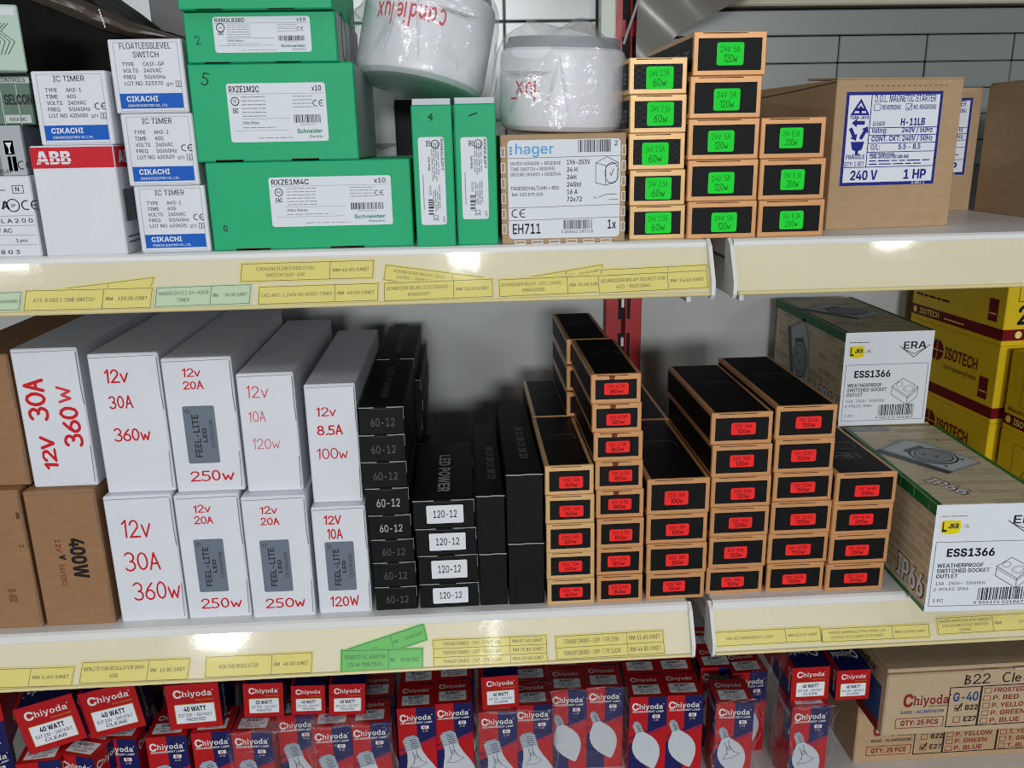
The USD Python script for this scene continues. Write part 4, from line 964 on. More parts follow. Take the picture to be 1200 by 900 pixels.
e2 = Box('socket_box', 'white-ended weatherproof socket box set further back and higher, beside the yellow boxes', 'box', .0935, .195, .1005, (.4358, .172, e0.zt), 'eracard', yaw=0, group=EG, chamfer=.0016)
era_art(e2)
def iso_left(logo=True, drawing=False, band_text=True):
    def fn(a):
        a.rect(0, .07, 1, .14, 'isored', 'red_band', 1)
        if logo:
            a.ring(.36, .68, .0125, .02, 'isored', 'logo', ry=.0125, layer=1); a.line([(.36, .52), (.36, .84)], .0009, 'yellowlab', 'logo', 2); a.line([(.26, .68), (.46, .68)], .0009, 'yellowlab', 'logo', 2)
            a.text(.45, .60, 'ISOTECH', .16, 'isored', 'lettering', w=.36, weight=700); a.text(.45, .47, 'Your Engineering Partner', .06, 'isored', 'lettering', w=.36)
        a.rect(.84, .28, .09, .28, 'isored', 'logo', 1); a.greek(.85, .36, .07, .03, 'yellowlab', 'logo', 2)
        if band_text: a.ring(.05, .14, .004, .02, 'yellowlab', 'red_band/lettering', layer=2); a.text(.10, .10, 'ISOTECH', .08, 'yellowlab', 'red_band/lettering', w=.24, weight=700); a.greek(.40, .11, .22, .03, 'yellowlab', 'red_band/lettering')
        if drawing:
            a.frame(.14, .34, .42, .54, 'isored', .0005, 'drawing'); a.line([(.2, .4), (.32, .78), (.44, .62), (.36, .44), (.24, .52)], .0007, 'isored', 'drawing'); a.line([(.28, .6), (.42, .74)], .0007, 'isored', 'drawing'); a.greek(.18, .36, .3, .03, 'isored', 'drawing')
            a.text(.03, .25, 'Weatherproof Enclosure', .055, 'isored', 'lettering', w=.6)
    return fn
def iso_front(a):
    a.rect(0, .07, 1, .14, 'isored', 'red_band', 1); a.ring(.14, .14, .004, .02, 'yellowlab', 'red_band/lettering', layer=2); a.text(.22, .10, 'ISOTECH', .08, 'yellowlab', 'red_band/lettering', w=.5, weight=700)
    a.frame(.1, .55, .5, .4, 'isored', .0007, 'drawing'); a.hand(.12, .28, '20', .2, 'black', thick=.2)
YG = 'yellow enclosure boxes'
zi = ZL
for k, (lab, kw) in enumerate((('yellow enclosure box with a red logo, low behind the overhanging socket box', dict(band_text=False)),
                               ('yellow enclosure box with a red logo and band, middle of the back column', dict(band_text=False)),
                               ('yellow enclosure box with a red band, top of the back column under the shelf', dict(logo=False)))):
    b = Box('enclosure_box', lab, 'box', .13, .165, .0868, (.6335, .197, zi), 'yellow', yaw=4.5, group=YG, chamfer=.001)
    a = b.art('left'); iso_left(**kw)(a)
    if k == 2: a.rect(.30, .75, .12, .2, 'isored', 'logo', 1); a.greek(.05, .34, .4, .05, 'isored', 'lettering')
    b.emit(a, 'left'); a = b.art('front'); iso_front(a); b.emit(a, 'front')
    zi = b.zt
zi = ZL
for k, lab in enumerate(('yellow enclosure box with a line drawing, lower of the front column at the picture edge', 'yellow enclosure box with a line drawing, upper of the front column at the picture edge')):
    b = Box('enclosure_box', lab, 'box', .13, .165, .0866, (.648, .020, zi), 'yellow', yaw=2.5, group=YG, chamfer=.001)
    a = b.art('left'); iso_left(logo=False, drawing=True)(a); b.emit(a, 'left'); zi = b.zt

# ------------------------------------------------------------------ upper shelf: lamps in bags, black bag, curved sheet
FILM = film_mat('bag_film', solid=.07, rough=.16, bump=.7, bscale=38, gl=.12)
FILM_DARK = film_mat('bag_film_dim', solid=.02, rough=.12, tint=(200, 200, 206), bump=.9, bscale=60, gl=.07)
def wrinkled(n_ring, n_h, rfun, zfun, seed, amp):
    V = []
    for j in range(n_h):
        t = j/(n_h-1)
        for i in range(n_ring):
            th = 2*math.pi*i/n_ring
            V.append([rfun(t, th)*math.cos(th), rfun(t, th)*math.sin(th), zfun(t, th)])
    V = np.array(V); q = meshkit.fbm(V*42+seed*7.3, 3, seed) - .5
    rad = np.linalg.norm(V[:, :2], axis=1, keepdims=True)
    V[:, :2] *= 1 + ((q+.42)*amp)[:, None]/np.maximum(rad, .01)
    Fc = [[j*n_ring+i, j*n_ring+(i+1) % n_ring, (j+1)*n_ring+(i+1) % n_ring, (j+1)*n_ring+i] for j in range(n_h-1) for i in range(n_ring)]
    Fc = np.array(Fc); f3 = np.vstack([Fc[:, [0, 1, 2]], Fc[:, [0, 2, 3]]])
    c0, c1 = len(V), len(V)+1
    V = np.vstack([V, V[:n_ring].mean(0), V[-n_ring:].mean(0)])
    caps = [[c0, (i+1) % n_ring, i] for i in range(n_ring)] + [[c1, (n_h-1)*n_ring+i, (n_h-1)*n_ring+(i+1) % n_ring] for i in range(n_ring)]
    return trimesh.Trimesh(V, np.vstack([f3, caps]), process=False)
def on_drum(t, r, z, h, width, a_mid, flip, thick=.12, seed=3, col='handred2'):
    """felt-tip writing bent round a drum of radius r"""
    v, f, w = hand2d(t, thick, .03, random.Random(seed))
    v = v*[width/w, h]
    if flip: v = np.array([width, h]) - v
    e = []                                          # cut long faces finer so that they follow the curve
    mm = trimesh.Trimesh(np.c_[v, np.zeros(len(v))], f, process=False)
    mm = mm.subdivide_to_size(.004) if len(f) else mm
    v = np.array(mm.vertices)
    th = a_mid + (v[:, 0]-width/2)/r
    P = np.c_[(r+.0004)*np.sin(th), -(r+.0004)*np.cos(th), z+v[:, 1]]
    fc = np.array(mm.faces); nrm = np.cross(P[fc[:, 1]]-P[fc[:, 0]], P[fc[:, 2]]-P[fc[:, 0]])
    bad = (nrm*P[fc[:, 0]]*[1, 1, 0]).sum(1) < 0; fc[bad] = fc[bad][:, ::-1]
    return (P, fc)
LAMPW = mat('lamp_plastic', (236, 236, 240), .35, var=.01, scale=10)
def lamp(name, label, loc, r, h, roll, pitch, writing, bag, seed, baglabel):
    p = thing(name, label, 'lamp', loc, 0, 'round white lamps in clear bags', roll, pitch)
    pr = [(0, 0), (r-.012, 0), (r-.005, .0015), (r-.0015, .005), (r, .011), (r, h-.006), (r-.001, h-.002), (r-.004, h), (0, h)]
    obj('drum', lathe(pr, 72), LAMPW, p, smooth=30)
    rim = lathe([(r-.016, h), (r-.004, h), (r-.006, h+.008), (r-.018, h+.008), (r-.016, h)], 64)
    obj('base_ring', rim, mat('lamp_base', (150, 152, 156), .5), p, label='grey base ring')
    for (t, z, hh, w, am, fl) in writing:
        obj('handwriting', on_drum(t, r, z, hh, w, am, fl), M('handred2'), p)
    rb, z0, z1 = bag
    def rf(t, th):
        k = .6 if t < .02 else 1.0 if t < .55 else max(.2, math.cos(math.pi/2*min(1, (t-.55)/.47)))**.45
        return rb*max(.25, k)*(1 + .035*math.sin(5*th+seed+6*t) + .02*math.sin(11*th-seed))
    def zf(t, th): return z0 + (z1-z0)*t + .006*math.sin(3*th+seed)*(t > .6)
    q = thing('plastic_bag', baglabel, 'plastic bag', loc, 0, None, roll, pitch)
    obj('bag', wrinkled(72, 34, rf, zf, seed, .008), FILM, q, smooth=True)
    for k in range(5):                              # pleats where the film is gathered
        th = -math.pi/2 + (-.9 + .45*k + .13*math.sin(k*2.1+seed)); a0 = np.array([math.cos(th), math.sin(th), 0])
        pts = [a0*(rb*(1.01+.012*math.sin(5*j+k)))*1.0 + np.array([(-.006+.004*k)*j*math.sin(th), (.004*k-.006)*j*abs(math.cos(th)), z0+.012+(z1-z0-.02)*(j/5)*(0.6+.08*k)]) for j in range(6)]
        obj('pleat', tube(pts, np.array([.0004, .0009, .0012, .0012, .0008, .0003]), 6), FILM, q, smooth=True)
    return p
lp = aty(507, 60, .100)
lamp('ceiling_lamp', 'round white lamp with upside-down red writing, tilted on the green boxes', (lp[0]-.0135, lp[1], V1.zt+.0150), .0538, .074, 12, -9,
     [('candielux', .036, .0165, .060, -.28, True)], (.0568, -.0010, .094), 2, 'clear wrinkled bag around the tilted lamp')
hz = hag.zt
lp = aty(652, 110, .070)
lamp('ceiling_lamp', 'round white lamp with red writing, lying on the brown timer carton', (lp[0]+.002, .062, hz+.002), .0495, .062, 2, 3,
     [('lux', .024, .013, .022, -.72, True), ('-', .018, .013, .012, -.98, True)], (.0525, -.0005, .078), 5, 'clear wrinkled bag around the lamp on the brown timer carton')
# black bag at the back
P = [(-8, 210), (0, -40), (60, -34), (92, -12), (128, 16), (165, 31), (216, 42), (222, 212)]
pts = [aty(x, y, .14) for x, y in P]
prof = Polygon([(p[0], p[2]) for p in pts]).buffer(-.012).buffer(.012, quad_segs=4)
zlow = ZU + .0006
prof = prof.intersection(sbox(-5, zlow, 5, 9))
ext = trimesh.creation.extrude_polygon(prof, .15, engine='earcut')
ext = ext.subdivide_to_size(.012)
v = np.array(ext.vertices); v = np.stack([v[:, 0], .135 + v[:, 2], v[:, 1]], 1)
q = meshkit.fbm(v*22, 3, 4) - .5
cen = np.array([prof.centroid.x, .21, prof.centroid.y]); dv = v - cen; dv /= np.linalg.norm(dv, axis=1, keepdims=True)
lift = np.clip((v[:, 2]-zlow)/.02, 0, 1)[:, None]
v = v + dv*q[:, None]*.012*lift
bag = trimesh.Trimesh(v, ext.faces, process=False); bag.merge_vertices(); bag.fix_normals()
bp = thing('black_bag', 'tall shiny black plastic bag at the back, behind the white timer boxes', 'plastic bag', (0, 0, 0))
obj('bag', bag, mat('black_plastic', (8, 7, 7), .6, spec=.10, var=.2, scale=30, bump=.4, bscale=60), bp, smooth=35)
up_ = [(58, -16), (84, -6), (104, 3), (127, 14), (150, 25), (190, 37), (216, 46)]
lo_ = [(30, -2), (62, 10), (90, 22), (118, 34), (150, 43), (190, 47), (215, 51)]
V, Fc = [], []
for k in range(4):                                  # the brown lit fold along the bag's top edge
    for (xa, ya), (xb, yb) in zip(up_, lo_):
        t = k/3; V.append(aty(xa+(xb-xa)*t, ya+(yb-ya)*t, .128 - .006*math.sin(math.pi*t)))
for k in range(3):
    for i in range(6):
        a0 = k*7+i; Fc += [[a0, a0+7, a0+8], [a0, a0+8, a0+1]]
g = trimesh.Trimesh(np.array(V), np.array(Fc), process=False).subdivide_to_size(.008)
g.vertices = g.vertices + (meshkit.noise(np.array(g.vertices)*90, 3)[:, None]-.5)*[0, .004, .001]
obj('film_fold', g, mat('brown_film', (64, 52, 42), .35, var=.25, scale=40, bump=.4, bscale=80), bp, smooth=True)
obj('seam', cat_(*[bx(*(lambda c: (c[0]-.0005, c[0]+.0005, c[1]-.0006, c[1], c[2]-.0008, c[2]+.0008))(aty(116.5+1.1*k, 12+3.2*k, .1195))) for k in range(7)]), M('white'), bp)
gb = Box('dark_carton', 'dark grey carton at the back, beside the topmost green box', 'carton', .040, .08, .235, (aty(198, 20, .30)[0], .305, ZU), 'darkgreybox', chamfer=.001, bodymat=mat('dark_carton_board', (84, 82, 82), .5, var=.05, scale=30))
sh = [(746, 75), (745, -40), (905, -30), (863, 0), (838, 15), (812, 28), (795, 38), (784, 49), (777, 62), (770, 84), (768, 104), (758, 112)]
sp = [aty(x, y, .355) for x, y in sh]
pl = Polygon([(p[0], p[2]) for p in sp])
zz0 = min(p[2] for p in sp)
exs = trimesh.creation.extrude_polygon(pl, .0012, engine='earcut').subdivide_to_size(.01)
v = np.array(exs.vertices); x0 = sp[0][0]
v = np.stack([v[:, 0], .352 + v[:, 2] - .05*np.clip((v[:, 0]-x0)/.12, 0, 1)**2 + .006*np.sin((v[:, 0]+v[:, 1])*60), v[:, 1]], 1)
shp = thing('plastic_sheet', 'curved glossy grey plastic sheet hanging beside the red upright', 'plastic sheet', (0, 0, 0))
obj('sheet', trimesh.Trimesh(v, exs.faces, process=False), mat('grey_sheet', (128, 124, 117), .3, var=.1, scale=9), shp, smooth=35)
wr = [aty(x, y, .34) for x, y in ((748, 0), (743, 16), (736, 36), (731, 52))]
obj('clear_strip', tube(wr, .0016, 8), mat('lamp_base'), shp, smooth=True)

# ------------------------------------------------------------------ bottom shelf: red bulb boxes
HB, WB = .0945, .0365                               # the candle-bulb box, height and width
def rot2(pts, cx, cy, s, ang, a):
    ca, sa = math.cos(math.radians(ang)), math.sin(math.radians(ang))
    return [(cx + s*(x*ca - y*sa)/a.w, cy + s*(x*sa + y*ca)/a.h) for x, y in pts]
def bulb(a, kind):
    """printed bulb, screw cap up, leaning to the right as it goes down; unit: the box width"""
    s = a.w; el = 'bulb_picture'
    if kind in ('frost_candle', 'clear_candle'):
        cx, cy, ang, cl, L, cw = .17, .70, 19, .34, 1.24, .095
        prof = [(0, .10), (.08, .17), (.2, .28), (.33, .345), (.46, .365), (.6, .34), (.75, .26), (.87, .16), (.96, .07), (1, .02)]
        ribs, rw = 5, .10
    else:
        cx, cy, ang, cl, L, cw = .30, .665, 13, .42, 1.36, .20
        prof = [(0, .20), (.1, .215), (.25, .27), (.42, .36), (.58, .425), (.72, .43), (.85, .36), (.94, .24), (1, .02)]
        ribs, rw = 5, .205
    body = [(-w_, -cl-L*t) for t, w_ in prof] + [(w_, -cl-L*t) for t, w_ in prof[::-1]]
    cap = [(-cw*.55, .02), (cw*.55, .02), (cw*.9, -.05), (cw, -.08), (cw, -cl+.06), (cw*1.12, -cl), (-cw*1.12, -cl), (-cw, -cl+.06), (-cw, -.08), (-cw*.9, -.05)]
    P = lambda pts: rot2(pts, cx, cy, s, ang, a)
    a.poly(P(body), 'bulb', el, 4); a.poly(P(cap), 'bulbmid', el, 5)
    for k in range(ribs):
        y = -.07 - (cl-.10)*k/ribs
        a.line(P([(-rw-.015, y), (rw+.015, y-.035)]), .0007, 'bulb', el, 6); a.line(P([(-rw*.2, y-.03), (rw*.7, y-.045)]), .0008, 'bulbdark', el, 7)
    if kind.startswith('clear'):
        a.line(P([(-.06, -.46), (-.05, -.66), (-.11, -.86)]), .0006, 'bulbdark', el, 5); a.line(P([(.06, -.42), (.04, -.62), (.1, -.82)]), .0006, 'bulbdark', el, 5)
        a.line(P([(-.05, -.62), (.04, -.62), (.02, -.72), (-.03, -.72), (-.05, -.62)]), .0005, 'bulbdark', el, 5); a.line(P([(-.11, -.82), (-.25, -.95), (.0, -1.0), (.22, -.93), (.1, -.82)]), .0004, 'bulbdark', el, 5)
def end_label(a, x, y, w, h, watt, kind, el='end_label'):
    a.rect(x, y, w, h, 'goldline', el, 2, r=.0008); a.rect(x+.012, y+.012*a.w/a.h, w-.024, h-.024*a.w/a.h, 'paper', el, 3, r=.0008)
    T = el + '/lettering'
    a.text(x+w/2, y+h*.62, f'{watt} WATT', h*.24, 'black', T, w=w*.56, anchor='c', weight=800, layer=4)
    a.text(x+w/2, y+h*.36, 'E27 230 - 240 VOLT', h*.15, 'ink', T, w=w*.84, anchor='c', layer=4); a.text(x+w/2, y+h*.12, kind, h*.16, 'ink', T, w=w*.5, anchor='c', layer=4)
def bulb_front(a, kind, code):
    a.rect(0, 0, 1, 1, 'chred', 'front_panel', 1)
    a.poly([(.50, 1), (1, 1), (1, .64), (.50, .55)], 'chnavy', 'navy_panel', 2)
    a.poly([(0, 0), (.50, 0), (.50, .50), (0, .44)], 'chnavy', 'navy_panel', 2)
    for k in range(3):
        o = -.03*k
        a.line([(0, .50+o), (1, .68+o)], .0011, 'chline' if k else 'chnavy', 'stripes', 3)
    chiyoda(a, .06, .855, .062, .84, 'chwhite', 'lettering', 4)
    a.text(.08, .815, 'INCANDESCENT LAMP', .022, 'chwhite', 'lettering', w=.84, weight=700, layer=4)
    a.rect(.62, .745, .20, .042, 'chwhite', 'emblem', 4, r=.0006); a.text(.72, .752, 'C', .028, 'chred', 'emblem', anchor='c', w=.11, weight=900, layer=5); a.text(.72, .712, code, .018, 'chwhite', 'lettering', w=.14, anchor='c', layer=4)
    bulb(a, kind)
def bulb_top(a, watt, kind):
    a.rect(0, 0, 1, 1, 'chred', 'end_panel', 1)
    chiyoda(a, .12, .66, .14, .72, 'chwhite', 'end_panel/lettering', 2)
    end_label(a, .12, .10, .74, .42, watt, kind)
PROTO = {}
NB = [0]
def bulb_box(kind, watt, note, code, label, loc, group, yaw=0):
    key = (kind, watt, note)
    if key in PROTO: return copy(PROTO[key], 'bulb_box', label, loc, 'bulb box', group, yaw)
    b = Box('bulb_box', label, 'bulb box', WB, WB, HB, loc, 'chbody', yaw=yaw or .001, group=group, chamfer=.0005)
    a = b.art('front'); bulb_front(a, kind, code); b.emit(a, 'front')
    a = b.art('top'); bulb_top(a, watt, note); b.emit(a, 'top')
    for f in ('left', 'right'):
        a = b.art(f); a.rect(0, 0, 1, 1, 'chred', 'side_panel', 1); a.poly([(.5, 1), (1, 1), (1, .6), (.5, .5)], 'chnavy', 'side_panel', 2); chiyoda(a, .06, .855, .062, .84, 'chwhite', 'side_panel/lettering', 3); b.emit(a, f)
    PROTO[key] = b.path
    return b.path
SB = 'standing red and blue bulb boxes, front row'; SR = 'standing red and blue bulb boxes, rows behind'
ROWS = [  # centre px, front top edge px, kind, watt, note, code, rows behind, label
    (136, 866, 'frost', 40, 'CLEAR', 'G-45', 0, 'standing bulb box under the tilted 40 watt clear end, second from the picture edge'),
    (194, 863, 'frost', 40, 'FROSTED', 'G-45', 1, 'standing bulb box under the upright frosted 40 watt end'),
    (247, 858, 'frost', 40, 'FROSTED', 'G-45', 0, 'standing frosted bulb box between the frosted end and the 25 watt end'),
    (294, 857, 'frost', 25, 'FROSTED', 'G-45', 1, 'standing bulb box with a 25 watt top just under the 25 watt end'),
    (346, 838, 'clear', 25, 'FROSTED', 'G-45', 0, 'standing bulb box dulled by cling film, with a grey bulb picture'),
    (388, 851, 'frost', 40, 'FROSTED', 'G-45', 1, 'standing bulb box with frosted 40 watt top, first of the pair in film'),
    (433, 847, 'frost', 40, 'FROSTED', 'G-45', 1, 'standing bulb box with frosted 40 watt top, second of the pair in film'),
    (487, 829.5, 'clear', 25, 'CLEAR', 'C-35', 2, 'standing clear bulb box with 25 watt top, under the transformer label edge'),
    (531, 824, 'clear', 25, 'CLEAR', 'C-35', 2, 'standing clear bulb box with 25 watt top, beside the raised 40 watt end'),
    (583, 834, 'clear', 60, 'CLEAR', 'C-35', 1, 'standing clear bulb box directly under the raised 40 watt clear end'),
    (625, 826, 'clear', 60, 'CLEAR', 'C-35', 2, 'standing clear bulb box with 60 watt top, beside the raised 40 watt clear end'),
    (666, 809, 'frost_candle', 25, 'FROSTED', 'C-35', 2, 'standing frosted candle bulb box in film, first of the wrapped pair'),
    (709, 805, 'frost_candle', 25, 'FROSTED', 'C-35', 2, 'standing frosted candle bulb box in film, second of the wrapped pair'),
    (760, 816.5, 'frost_candle', 40, 'FROSTED', 'C-35', 2, 'standing frosted candle bulb box, first of the unwrapped pair'),
    (803, 814.5, 'frost_candle', 40, 'FROSTED', 'C-35', 2, 'standing frosted candle bulb box, second of the unwrapped pair'),
    (862, 823, 'clear_candle', 25, 'CLEAR', 'C-35', 0, 'standing clear candle bulb box in film, pulled forward below the shelf gap'),
    (883, 795, 'frost_candle', 25, 'FROSTED', 'C-35', 1, 'standing candle bulb box half hidden behind the one pulled forward'),
    (842, 782, 'frost_candle', 25, 'CLEAR', 'C-35', 1, 'standing bulb box with only its top showing below the shelf gap'),
    (951, 828, 'clear_candle', 40, 'CLEAR', 'C-35', 0, 'standing clear candle bulb box under two lying ends, beside the cartons')]
ztop_ = ZB + HB
SHORT = {1: 'frosted box under the upright end', 3: 'box under the 25 watt end', 5: 'first frosted box in film', 6: 'second frosted box in film', 7: 'first clear box below the transformer labels', 8: 'second clear box below the transformer labels',
         9: 'clear box under the raised end', 10: 'clear box beside the raised end', 11: 'first wrapped candle box', 12: 'second wrapped candle box', 13: 'first unwrapped candle box', 14: 'second unwrapped candle box', 16: 'half hidden candle box', 17: 'box below the shelf gap'}
yaws = [-4, 2, 2, -2, 2, 1, 1, 1, 1, 0, 0, -2, -2, -2, -2, -3, 2, -2, 0]
for i, (px, py, kind, watt, note, code, back, label) in enumerate(ROWS):
    p = atz(px, py, ztop_)
    x, y = p[0], p[1]
    if i in (16,): y = max(y, .075)
    for k in range(back+1):
        bulb_box(kind, watt, note, code, label if k == 0 else ('dim bulb box top one row behind the ' if k == 1 else 'dim bulb box top two rows behind the ') + SHORT[i], (x + k*.0012, y + k*(WB+.0022), ZB), SB if k == 0 else SR, yaws[i])
        if k and i < 99: pass
# boxes lying on top, their ends towards the aisle
def lying_box(cx, cy, w, d, watt, note, label, roll=0, yaw=0, board='chbody', z=None):
    """the box lies on its side: its end panel faces the aisle, a navy and red side is on top"""
    p = atz(cx, cy, ztop_ + .0005)
    dz = abs(math.sin(math.radians(roll)))*w/2
    b = Box('bulb_box', label, 'bulb box', w, d, w, (p[0], p[1], ztop_ + .0006 + dz), 'chbody', yaw=yaw, group='lying red bulb boxes with their ends to the front', chamfer=.0006, roll=roll)
    a = b.art('front'); a.rect(0, 0, 1, 1, 'chred', 'end_panel', 1); chiyoda(a, .13, .72, .13, .74, 'chwhite', 'end_panel/lettering', 2); a.text(.9, .62, 'MADE IN INDONESIA', .03, 'goldline', 'end_panel/lettering', w=.36, anchor='r', layer=2)
    end_label(a, .13, .12, .76, .44, watt, note); b.emit(a, 'front')
    a = b.art('top'); a.rect(0, 0, 1, 1, 'chred', 'side_panel', 1); a.rect(.08, 0, .92, .6, 'chnavy', 'navy_panel', 2); chiyoda(a, .90, .33, .30*a.w/a.h, .76, 'chwhite', 'lettering', 3, rot=180); b.emit(a, 'top')
    for f in ('left', 'right'):
        a = b.art(f); a.rect(0, 0, 1, 1, 'chred', 'side_panel', 1); a.rect(0 if f == 'right' else .4, 0, .6, .5 if f == 'left' else 1, 'chnavy', 'navy_panel', 2)
        chiyoda(a, (.93 if f == 'left' else .18), (.95 if f == 'left' else .05), .14, .72*a.h/a.w, 'chwhite', 'lettering', 3, rot=(-90 if f == 'left' else 90)); b.emit(a, f)
    return b
lying_box(70, 878, .0485, .085, 40, 'CLEAR', 'bulb box lying tilted with a clear 40 watt end, nearest the picture edge', roll=-8, yaw=13)
lying_box(140, 861, .0485, .085, 40, 'CLEAR', 'bulb box lying tilted with a clear 40 watt end, beside the upright frosted end', roll=-6.5, yaw=10)
lying_box(231, 853, .0475, .085, 40, 'FROSTED', 'bulb box lying straight with a frosted 40 watt end, below the fan regulator labels', roll=0, yaw=3)
lying_box(310, 841, .0365, .09, 25, 'FROSTED', 'bulb box lying with a 25 watt frosted end, beside two 40 watt ends', roll=3, yaw=3)
lying_box(362, 838, .0315, .09, 40, 'FROSTED', 'small bulb box lying with a 40 watt frosted end, middle of three', roll=3, yaw=2)
lying_box(407, 839, .0335, .09, 40, 'FROSTED', 'small bulb box lying with a 40 watt frosted end, below the green adaptor label', roll=4, yaw=4)
lying_box(587, 830, .0350, .085, 40, 'CLEAR', 'bulb box lying alone with a clear 40 watt end, below the transformer label', roll=-1, yaw=1)
lying_box(948, 821, .0365, .09, 40, 'CLEAR', 'bulb box lying with a clear 40 watt end, first of two beside the cartons', roll=-1, yaw=-1)
lying_box(998, 820, .0325, .09, 40, 'CLEAR', 'bulb box lying with a clear 40 watt end, touching the kraft bulb carton', roll=-1, yaw=-1)
# more boxes at the picture edge
for k, (px, py, lab) in enumerate(((-16, 880, 'bulb box standing at the picture edge with sideways wordmark'), (88, 886, 'bulb box standing beneath the most tilted lying end'), (44, 893, 'bulb box standing in the dark corner below the sideways wordmark'))):
    p = atz(px, py, ztop_)
    bulb_box('frost', 40, 'CLEAR', 'G-45', lab, (p[0], p[1], ZB - 0), SB, (28, -16, 6)[k])
for k in range(9):                                  # a dim back row fills the shelf behind
    px = 30 + k*46
    p = atz(px, 812 - k*1.5, ztop_)
    bulb_box('frost', 25, 'FROSTED', 'G-45', 'dim bulb box in the deep back row of the bottom shelf', (p[0], .17, ZB), 'dim bulb boxes at the back of the bottom shelf', RNG.uniform(-3, 3))

# film wrapped round some of the packs
def film_pack(label, x0, x1, y0, y1, z0, z1, seed, mtl=None, amp=.0018):
    t = trimesh.creation.box([x1-x0, y1-y0, z1-z0]).subdivide_to_size(.008)
    t.merge_vertices()
    v = np.array(t.vertices) + [(x0+x1)/2, (y0+y1)/2, (z0+z1)/2]
    n = np.array(t.vertex_normals); q = meshkit.fbm(v*55 + seed, 3, seed)
    v = v + n*(q[:, None]*amp)
    v[:, 2] = np.maximum(v[:, 2], z0+.0003)
    keep = (n[t.faces][:, :, 1].mean(1) < .6) & (n[t.faces][:, :, 2].mean(1) > -.5)
    fm = trimesh.Trimesh(v, t.faces[keep], process=False)
    p = thing('clear_film', label, 'plastic film', (0, 0, 0))
    obj('film', fm, mtl or FILM_DARK, p, smooth=50)
    for k in range(3):                              # twisted folds down the front and along the top edge
        xa = x0 + (x1-x0)*(.0 if k == 0 else 1.0 if k == 1 else .5)
        pts = [np.array([xa + .003*math.sin(j*1.7+seed+k), y0-.003-.002*math.sin(j*2.3+k), z1 + .002 - (z1-z0)*j/8]) for j in range(8)] if k < 2 else [np.array([x0+(x1-x0)*j/7, y0-.002, z1+.003+.0015*math.sin(j*2+seed)]) for j in range(8)]
        obj('fold', tube(pts, np.array([.0004, .0009, .0012, .001, .0013, .0008, .001, .0004]), 6), FILM_DARK, p, smooth=True)
def pack(label, i0, i1, seed, depth=.078, top=.003, m0=.002, m1=.002):
    a, b = atz(ROWS[i0][0], ROWS[i0][1], ztop_), atz(ROWS[i1][0], ROWS[i1][1], ztop_)
    film_pack(label, a[0]-WB/2-m0, b[0]+WB/2+m1, min(a[1], b[1])-.0045, max(a[1], b[1])+depth, ZB+.0006, ztop_+top, seed)
pack('clear film around the dulled bulb box and its 25 watt neighbour', 3, 4, 3, .04, .0005)
pack('clear film around the pair of frosted 40 watt bulb boxes', 5, 6, 8, .08, .0005)
pack('clear film around the pair of clear 60 watt bulb boxes', 9, 10, 12, .08, .0005)
pack('clear film around the pair of frosted candle bulb boxes', 11, 12, 17, .08, .002, m0=.0008, m1=.0034)
pack('loose clear film around the candle bulb box pulled forward', 15, 15, 21, .04, .003)
pack('clear film around the bulb box beside the kraft cartons', 18, 18, 26, .04, .0005)
# crumpled film hanging between the boxes beside the cartons
cr = [aty(x, y, .045) for x, y in ((905, 765), (897, 800), (903, 835), (914, 868), (906, 905))]
cf = thing('clear_film', 'crumpled clear film hanging beside the lying boxes near the cartons', 'plastic film', (0, 0, 0))
V, Fc = [], []
for j, c in enumerate(cr):
    for i in range(9):
        u = i/8
        V.append(c + [-.012+.034*u, .010*math.sin(i*1.9+j), .004*math.sin(i*1.3+j*2)])
for j in range(len(cr)-1):
    for i in range(8):
        a0 = j*9+i; Fc += [[a0, a0+1, a0+10], [a0, a0+10, a0+9]]
g = trimesh.Trimesh(np.array(V), np.array(Fc), process=False).subdivide_to_size(.006)
g.vertices = g.vertices + (meshkit.noise(np.array(g.vertices)*130, 5)[:, None]-.5)*[.002, .012, .002]
obj('film', g, FILM_DARK, cf, smooth=60)

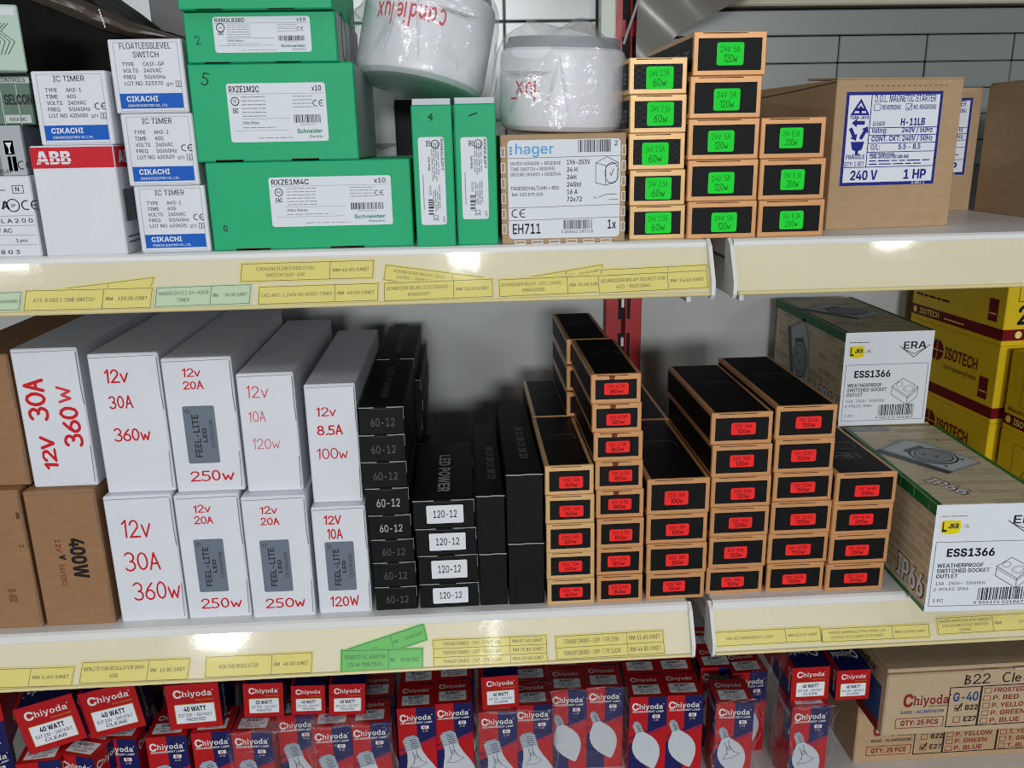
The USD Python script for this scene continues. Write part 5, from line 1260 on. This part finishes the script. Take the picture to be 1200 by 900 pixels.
# kraft bulb cartons
def a_carton(up):
    def fn(a):
        W = a.w
        X = lambda mm: mm/1000/W
        chiyoda(a, X(17), .50, .15, X(45), 'kraftprint', 'lettering', 1)
        a.text(X(16), .36, 'BASE : ALUMINIUM', .05, 'kraftblue' if up else 'kraftblack', 'lettering', w=X(42), weight=700, layer=1); a.text(X(43), .455, 'MADE IN INDONESIA', .025, 'kraftblack', 'lettering', w=X(18), layer=1)
        a.frame(X(12), .12, X(47), .17, 'kraftprint', .0007, 'lettering', 1); a.text(X(17), .165, 'QTY: 25 PCS', .085, 'kraftprint', 'lettering', w=X(37), weight=800, layer=1)
        a.frame(X(61), .10, X(31), .66, 'kraftblack', .0010, 'grid', 1); a.frame(X(92), .10, X(56), .66, 'kraftblack', .0010, 'grid', 1); a.frame(X(148), .10, X(50), .66, 'kraftblack', .0010, 'grid', 1)
        a.text(X(65), .52, 'G-40', .15, 'kraftblue', 'lettering', w=X(25), weight=800, layer=1)
        for t, y, tick in (('B22', .36, up), ('E27', .17, not up)):
            a.frame(X(68), y, X(7), .10, 'kraftprint', .0006, 'tick_box', 1); a.text(X(78), y+.012, t, .085, 'kraftblack', 'lettering', w=X(13), weight=800, layer=1)
            if tick: a.line([(X(69), y+.06), (X(71), y+.02), (X(75), y+.13)], .0014, 'marker', 'tick', 2)
        for k, t in enumerate(('FROSTED', 'P. RED', 'P. YELLOW', 'P. GREEN', 'P. BLUE')):
            y = .63-.125*k; a.frame(X(95), y, X(7), .09, 'kraftprint', .0006, 'tick_box', 1); a.text(X(104), y+.01, t, .075, 'kraftprint', 'lettering', w=X(len(t)*4.3), weight=700, layer=1)
        for k, t in enumerate(('T. RED', 'T. YELLOW', 'T. GREEN', 'T. BLUE')):
            y = .50-.125*k; a.frame(X(151), y, X(7), .09, 'kraftprint', .0006, 'tick_box', 1); a.text(X(160), y+.01, t, .075, 'kraftprint', 'lettering', w=X(len(t)*4.0), weight=700, layer=1)
        if up: a.hand(X(74), .80, 'B22  Clear', .15, 'marker', w=X(75), thick=.11)
    return fn
def a_carton_side(a):
    a.rect(.30, .0, .66, .74, 'blue' if False else 'kraftblue', 'blue_panel', 1); a.rect(.30, .0, .66, .16, 'kraftprint', 'blue_panel', 2)
    a.ring(.62, .36, .013, .0015, 'palegrey', 'bulb_picture', 3, ry=.018); a.poly([(.60, .36), (.64, .36), (.66, .48), (.58, .48)], 'palegrey', 'bulb_picture', 3); chiyoda(a, .5, .84, .1, .4, 'kraftprint', 'lettering', 1)
p = atz(1000, 888, ZB)
ck1 = Box('bulb_carton', 'kraft bulb carton on the bottom shelf, lower of two', 'carton', .30, .2, .0665, (p[0]-.004+.15, .048, ZB), 'kraft', yaw=0, chamfer=.0012)
a = ck1.art('front'); a_carton(False)(a); ck1.emit(a, 'front')
p = aty(1033, 860, .004)
ck2 = Box('bulb_carton', 'kraft bulb carton with handwriting on its lid, upper of two', 'carton', .30, .22, .0665, (p[0]+.15, .004, ck1.zt), 'kraftpale', yaw=0, chamfer=.0014)
a = ck2.art('front'); a_carton(True)(a); ck2.emit(a, 'front')
a = ck2.art('left'); a_carton_side(a); ck2.emit(a, 'left')
fl = bx(-.149, .149, .003, .218, .0668, .0710, .0008)
obj('lid_flap', fl, B('kraftpale'), ck2.path)
a = Art(.298, .215); a.hand(.31, .45, '5W  B22', .16, 'marker', w=.32, thick=.13); a.emit(ck2.path, (np.array([-.149, .003, .0711]), np.array([1., 0, 0]), np.array([0, 1., 0]), np.array([0, 0, 1.])))
obj('torn_edge', cat_(*[bx(-.149+.03*k, -.149+.03*k+RNG.uniform(.012, .028), -.0009, .001, .0665, .0665+RNG.uniform(.001, .0025)) for k in range(3, 10)]), mat('torn_card', (206, 186, 156), .85), ck2.path)

# a box lying at the picture edge with its wordmark sideways
p = atz(2, 872, ztop_)
eb = Box('bulb_box', 'bulb box lying at the picture edge with its wordmark sideways', 'bulb box', .046, .085, .05, (p[0]-.010, .012, ztop_+.0008), 'chbody', yaw=14, group='lying red bulb boxes with their ends to the front')
a = eb.art('front'); a.rect(0, 0, 1, 1, 'chred', 'side_panel', 1); a.rect(.55, 0, .45, .62, 'chnavy', 'navy_panel', 2); chiyoda(a, .68, .94, .17, .82, 'chwhite', 'lettering', 3, rot=-90); eb.emit(a, 'front')
for q in stage.GetPrimAtPath('/World').GetChildren():
    l = q.GetCustomDataByKey('label')
    if l and not 4 <= len(l.split()) <= 16: print('LABEL', len(l.split()), l)
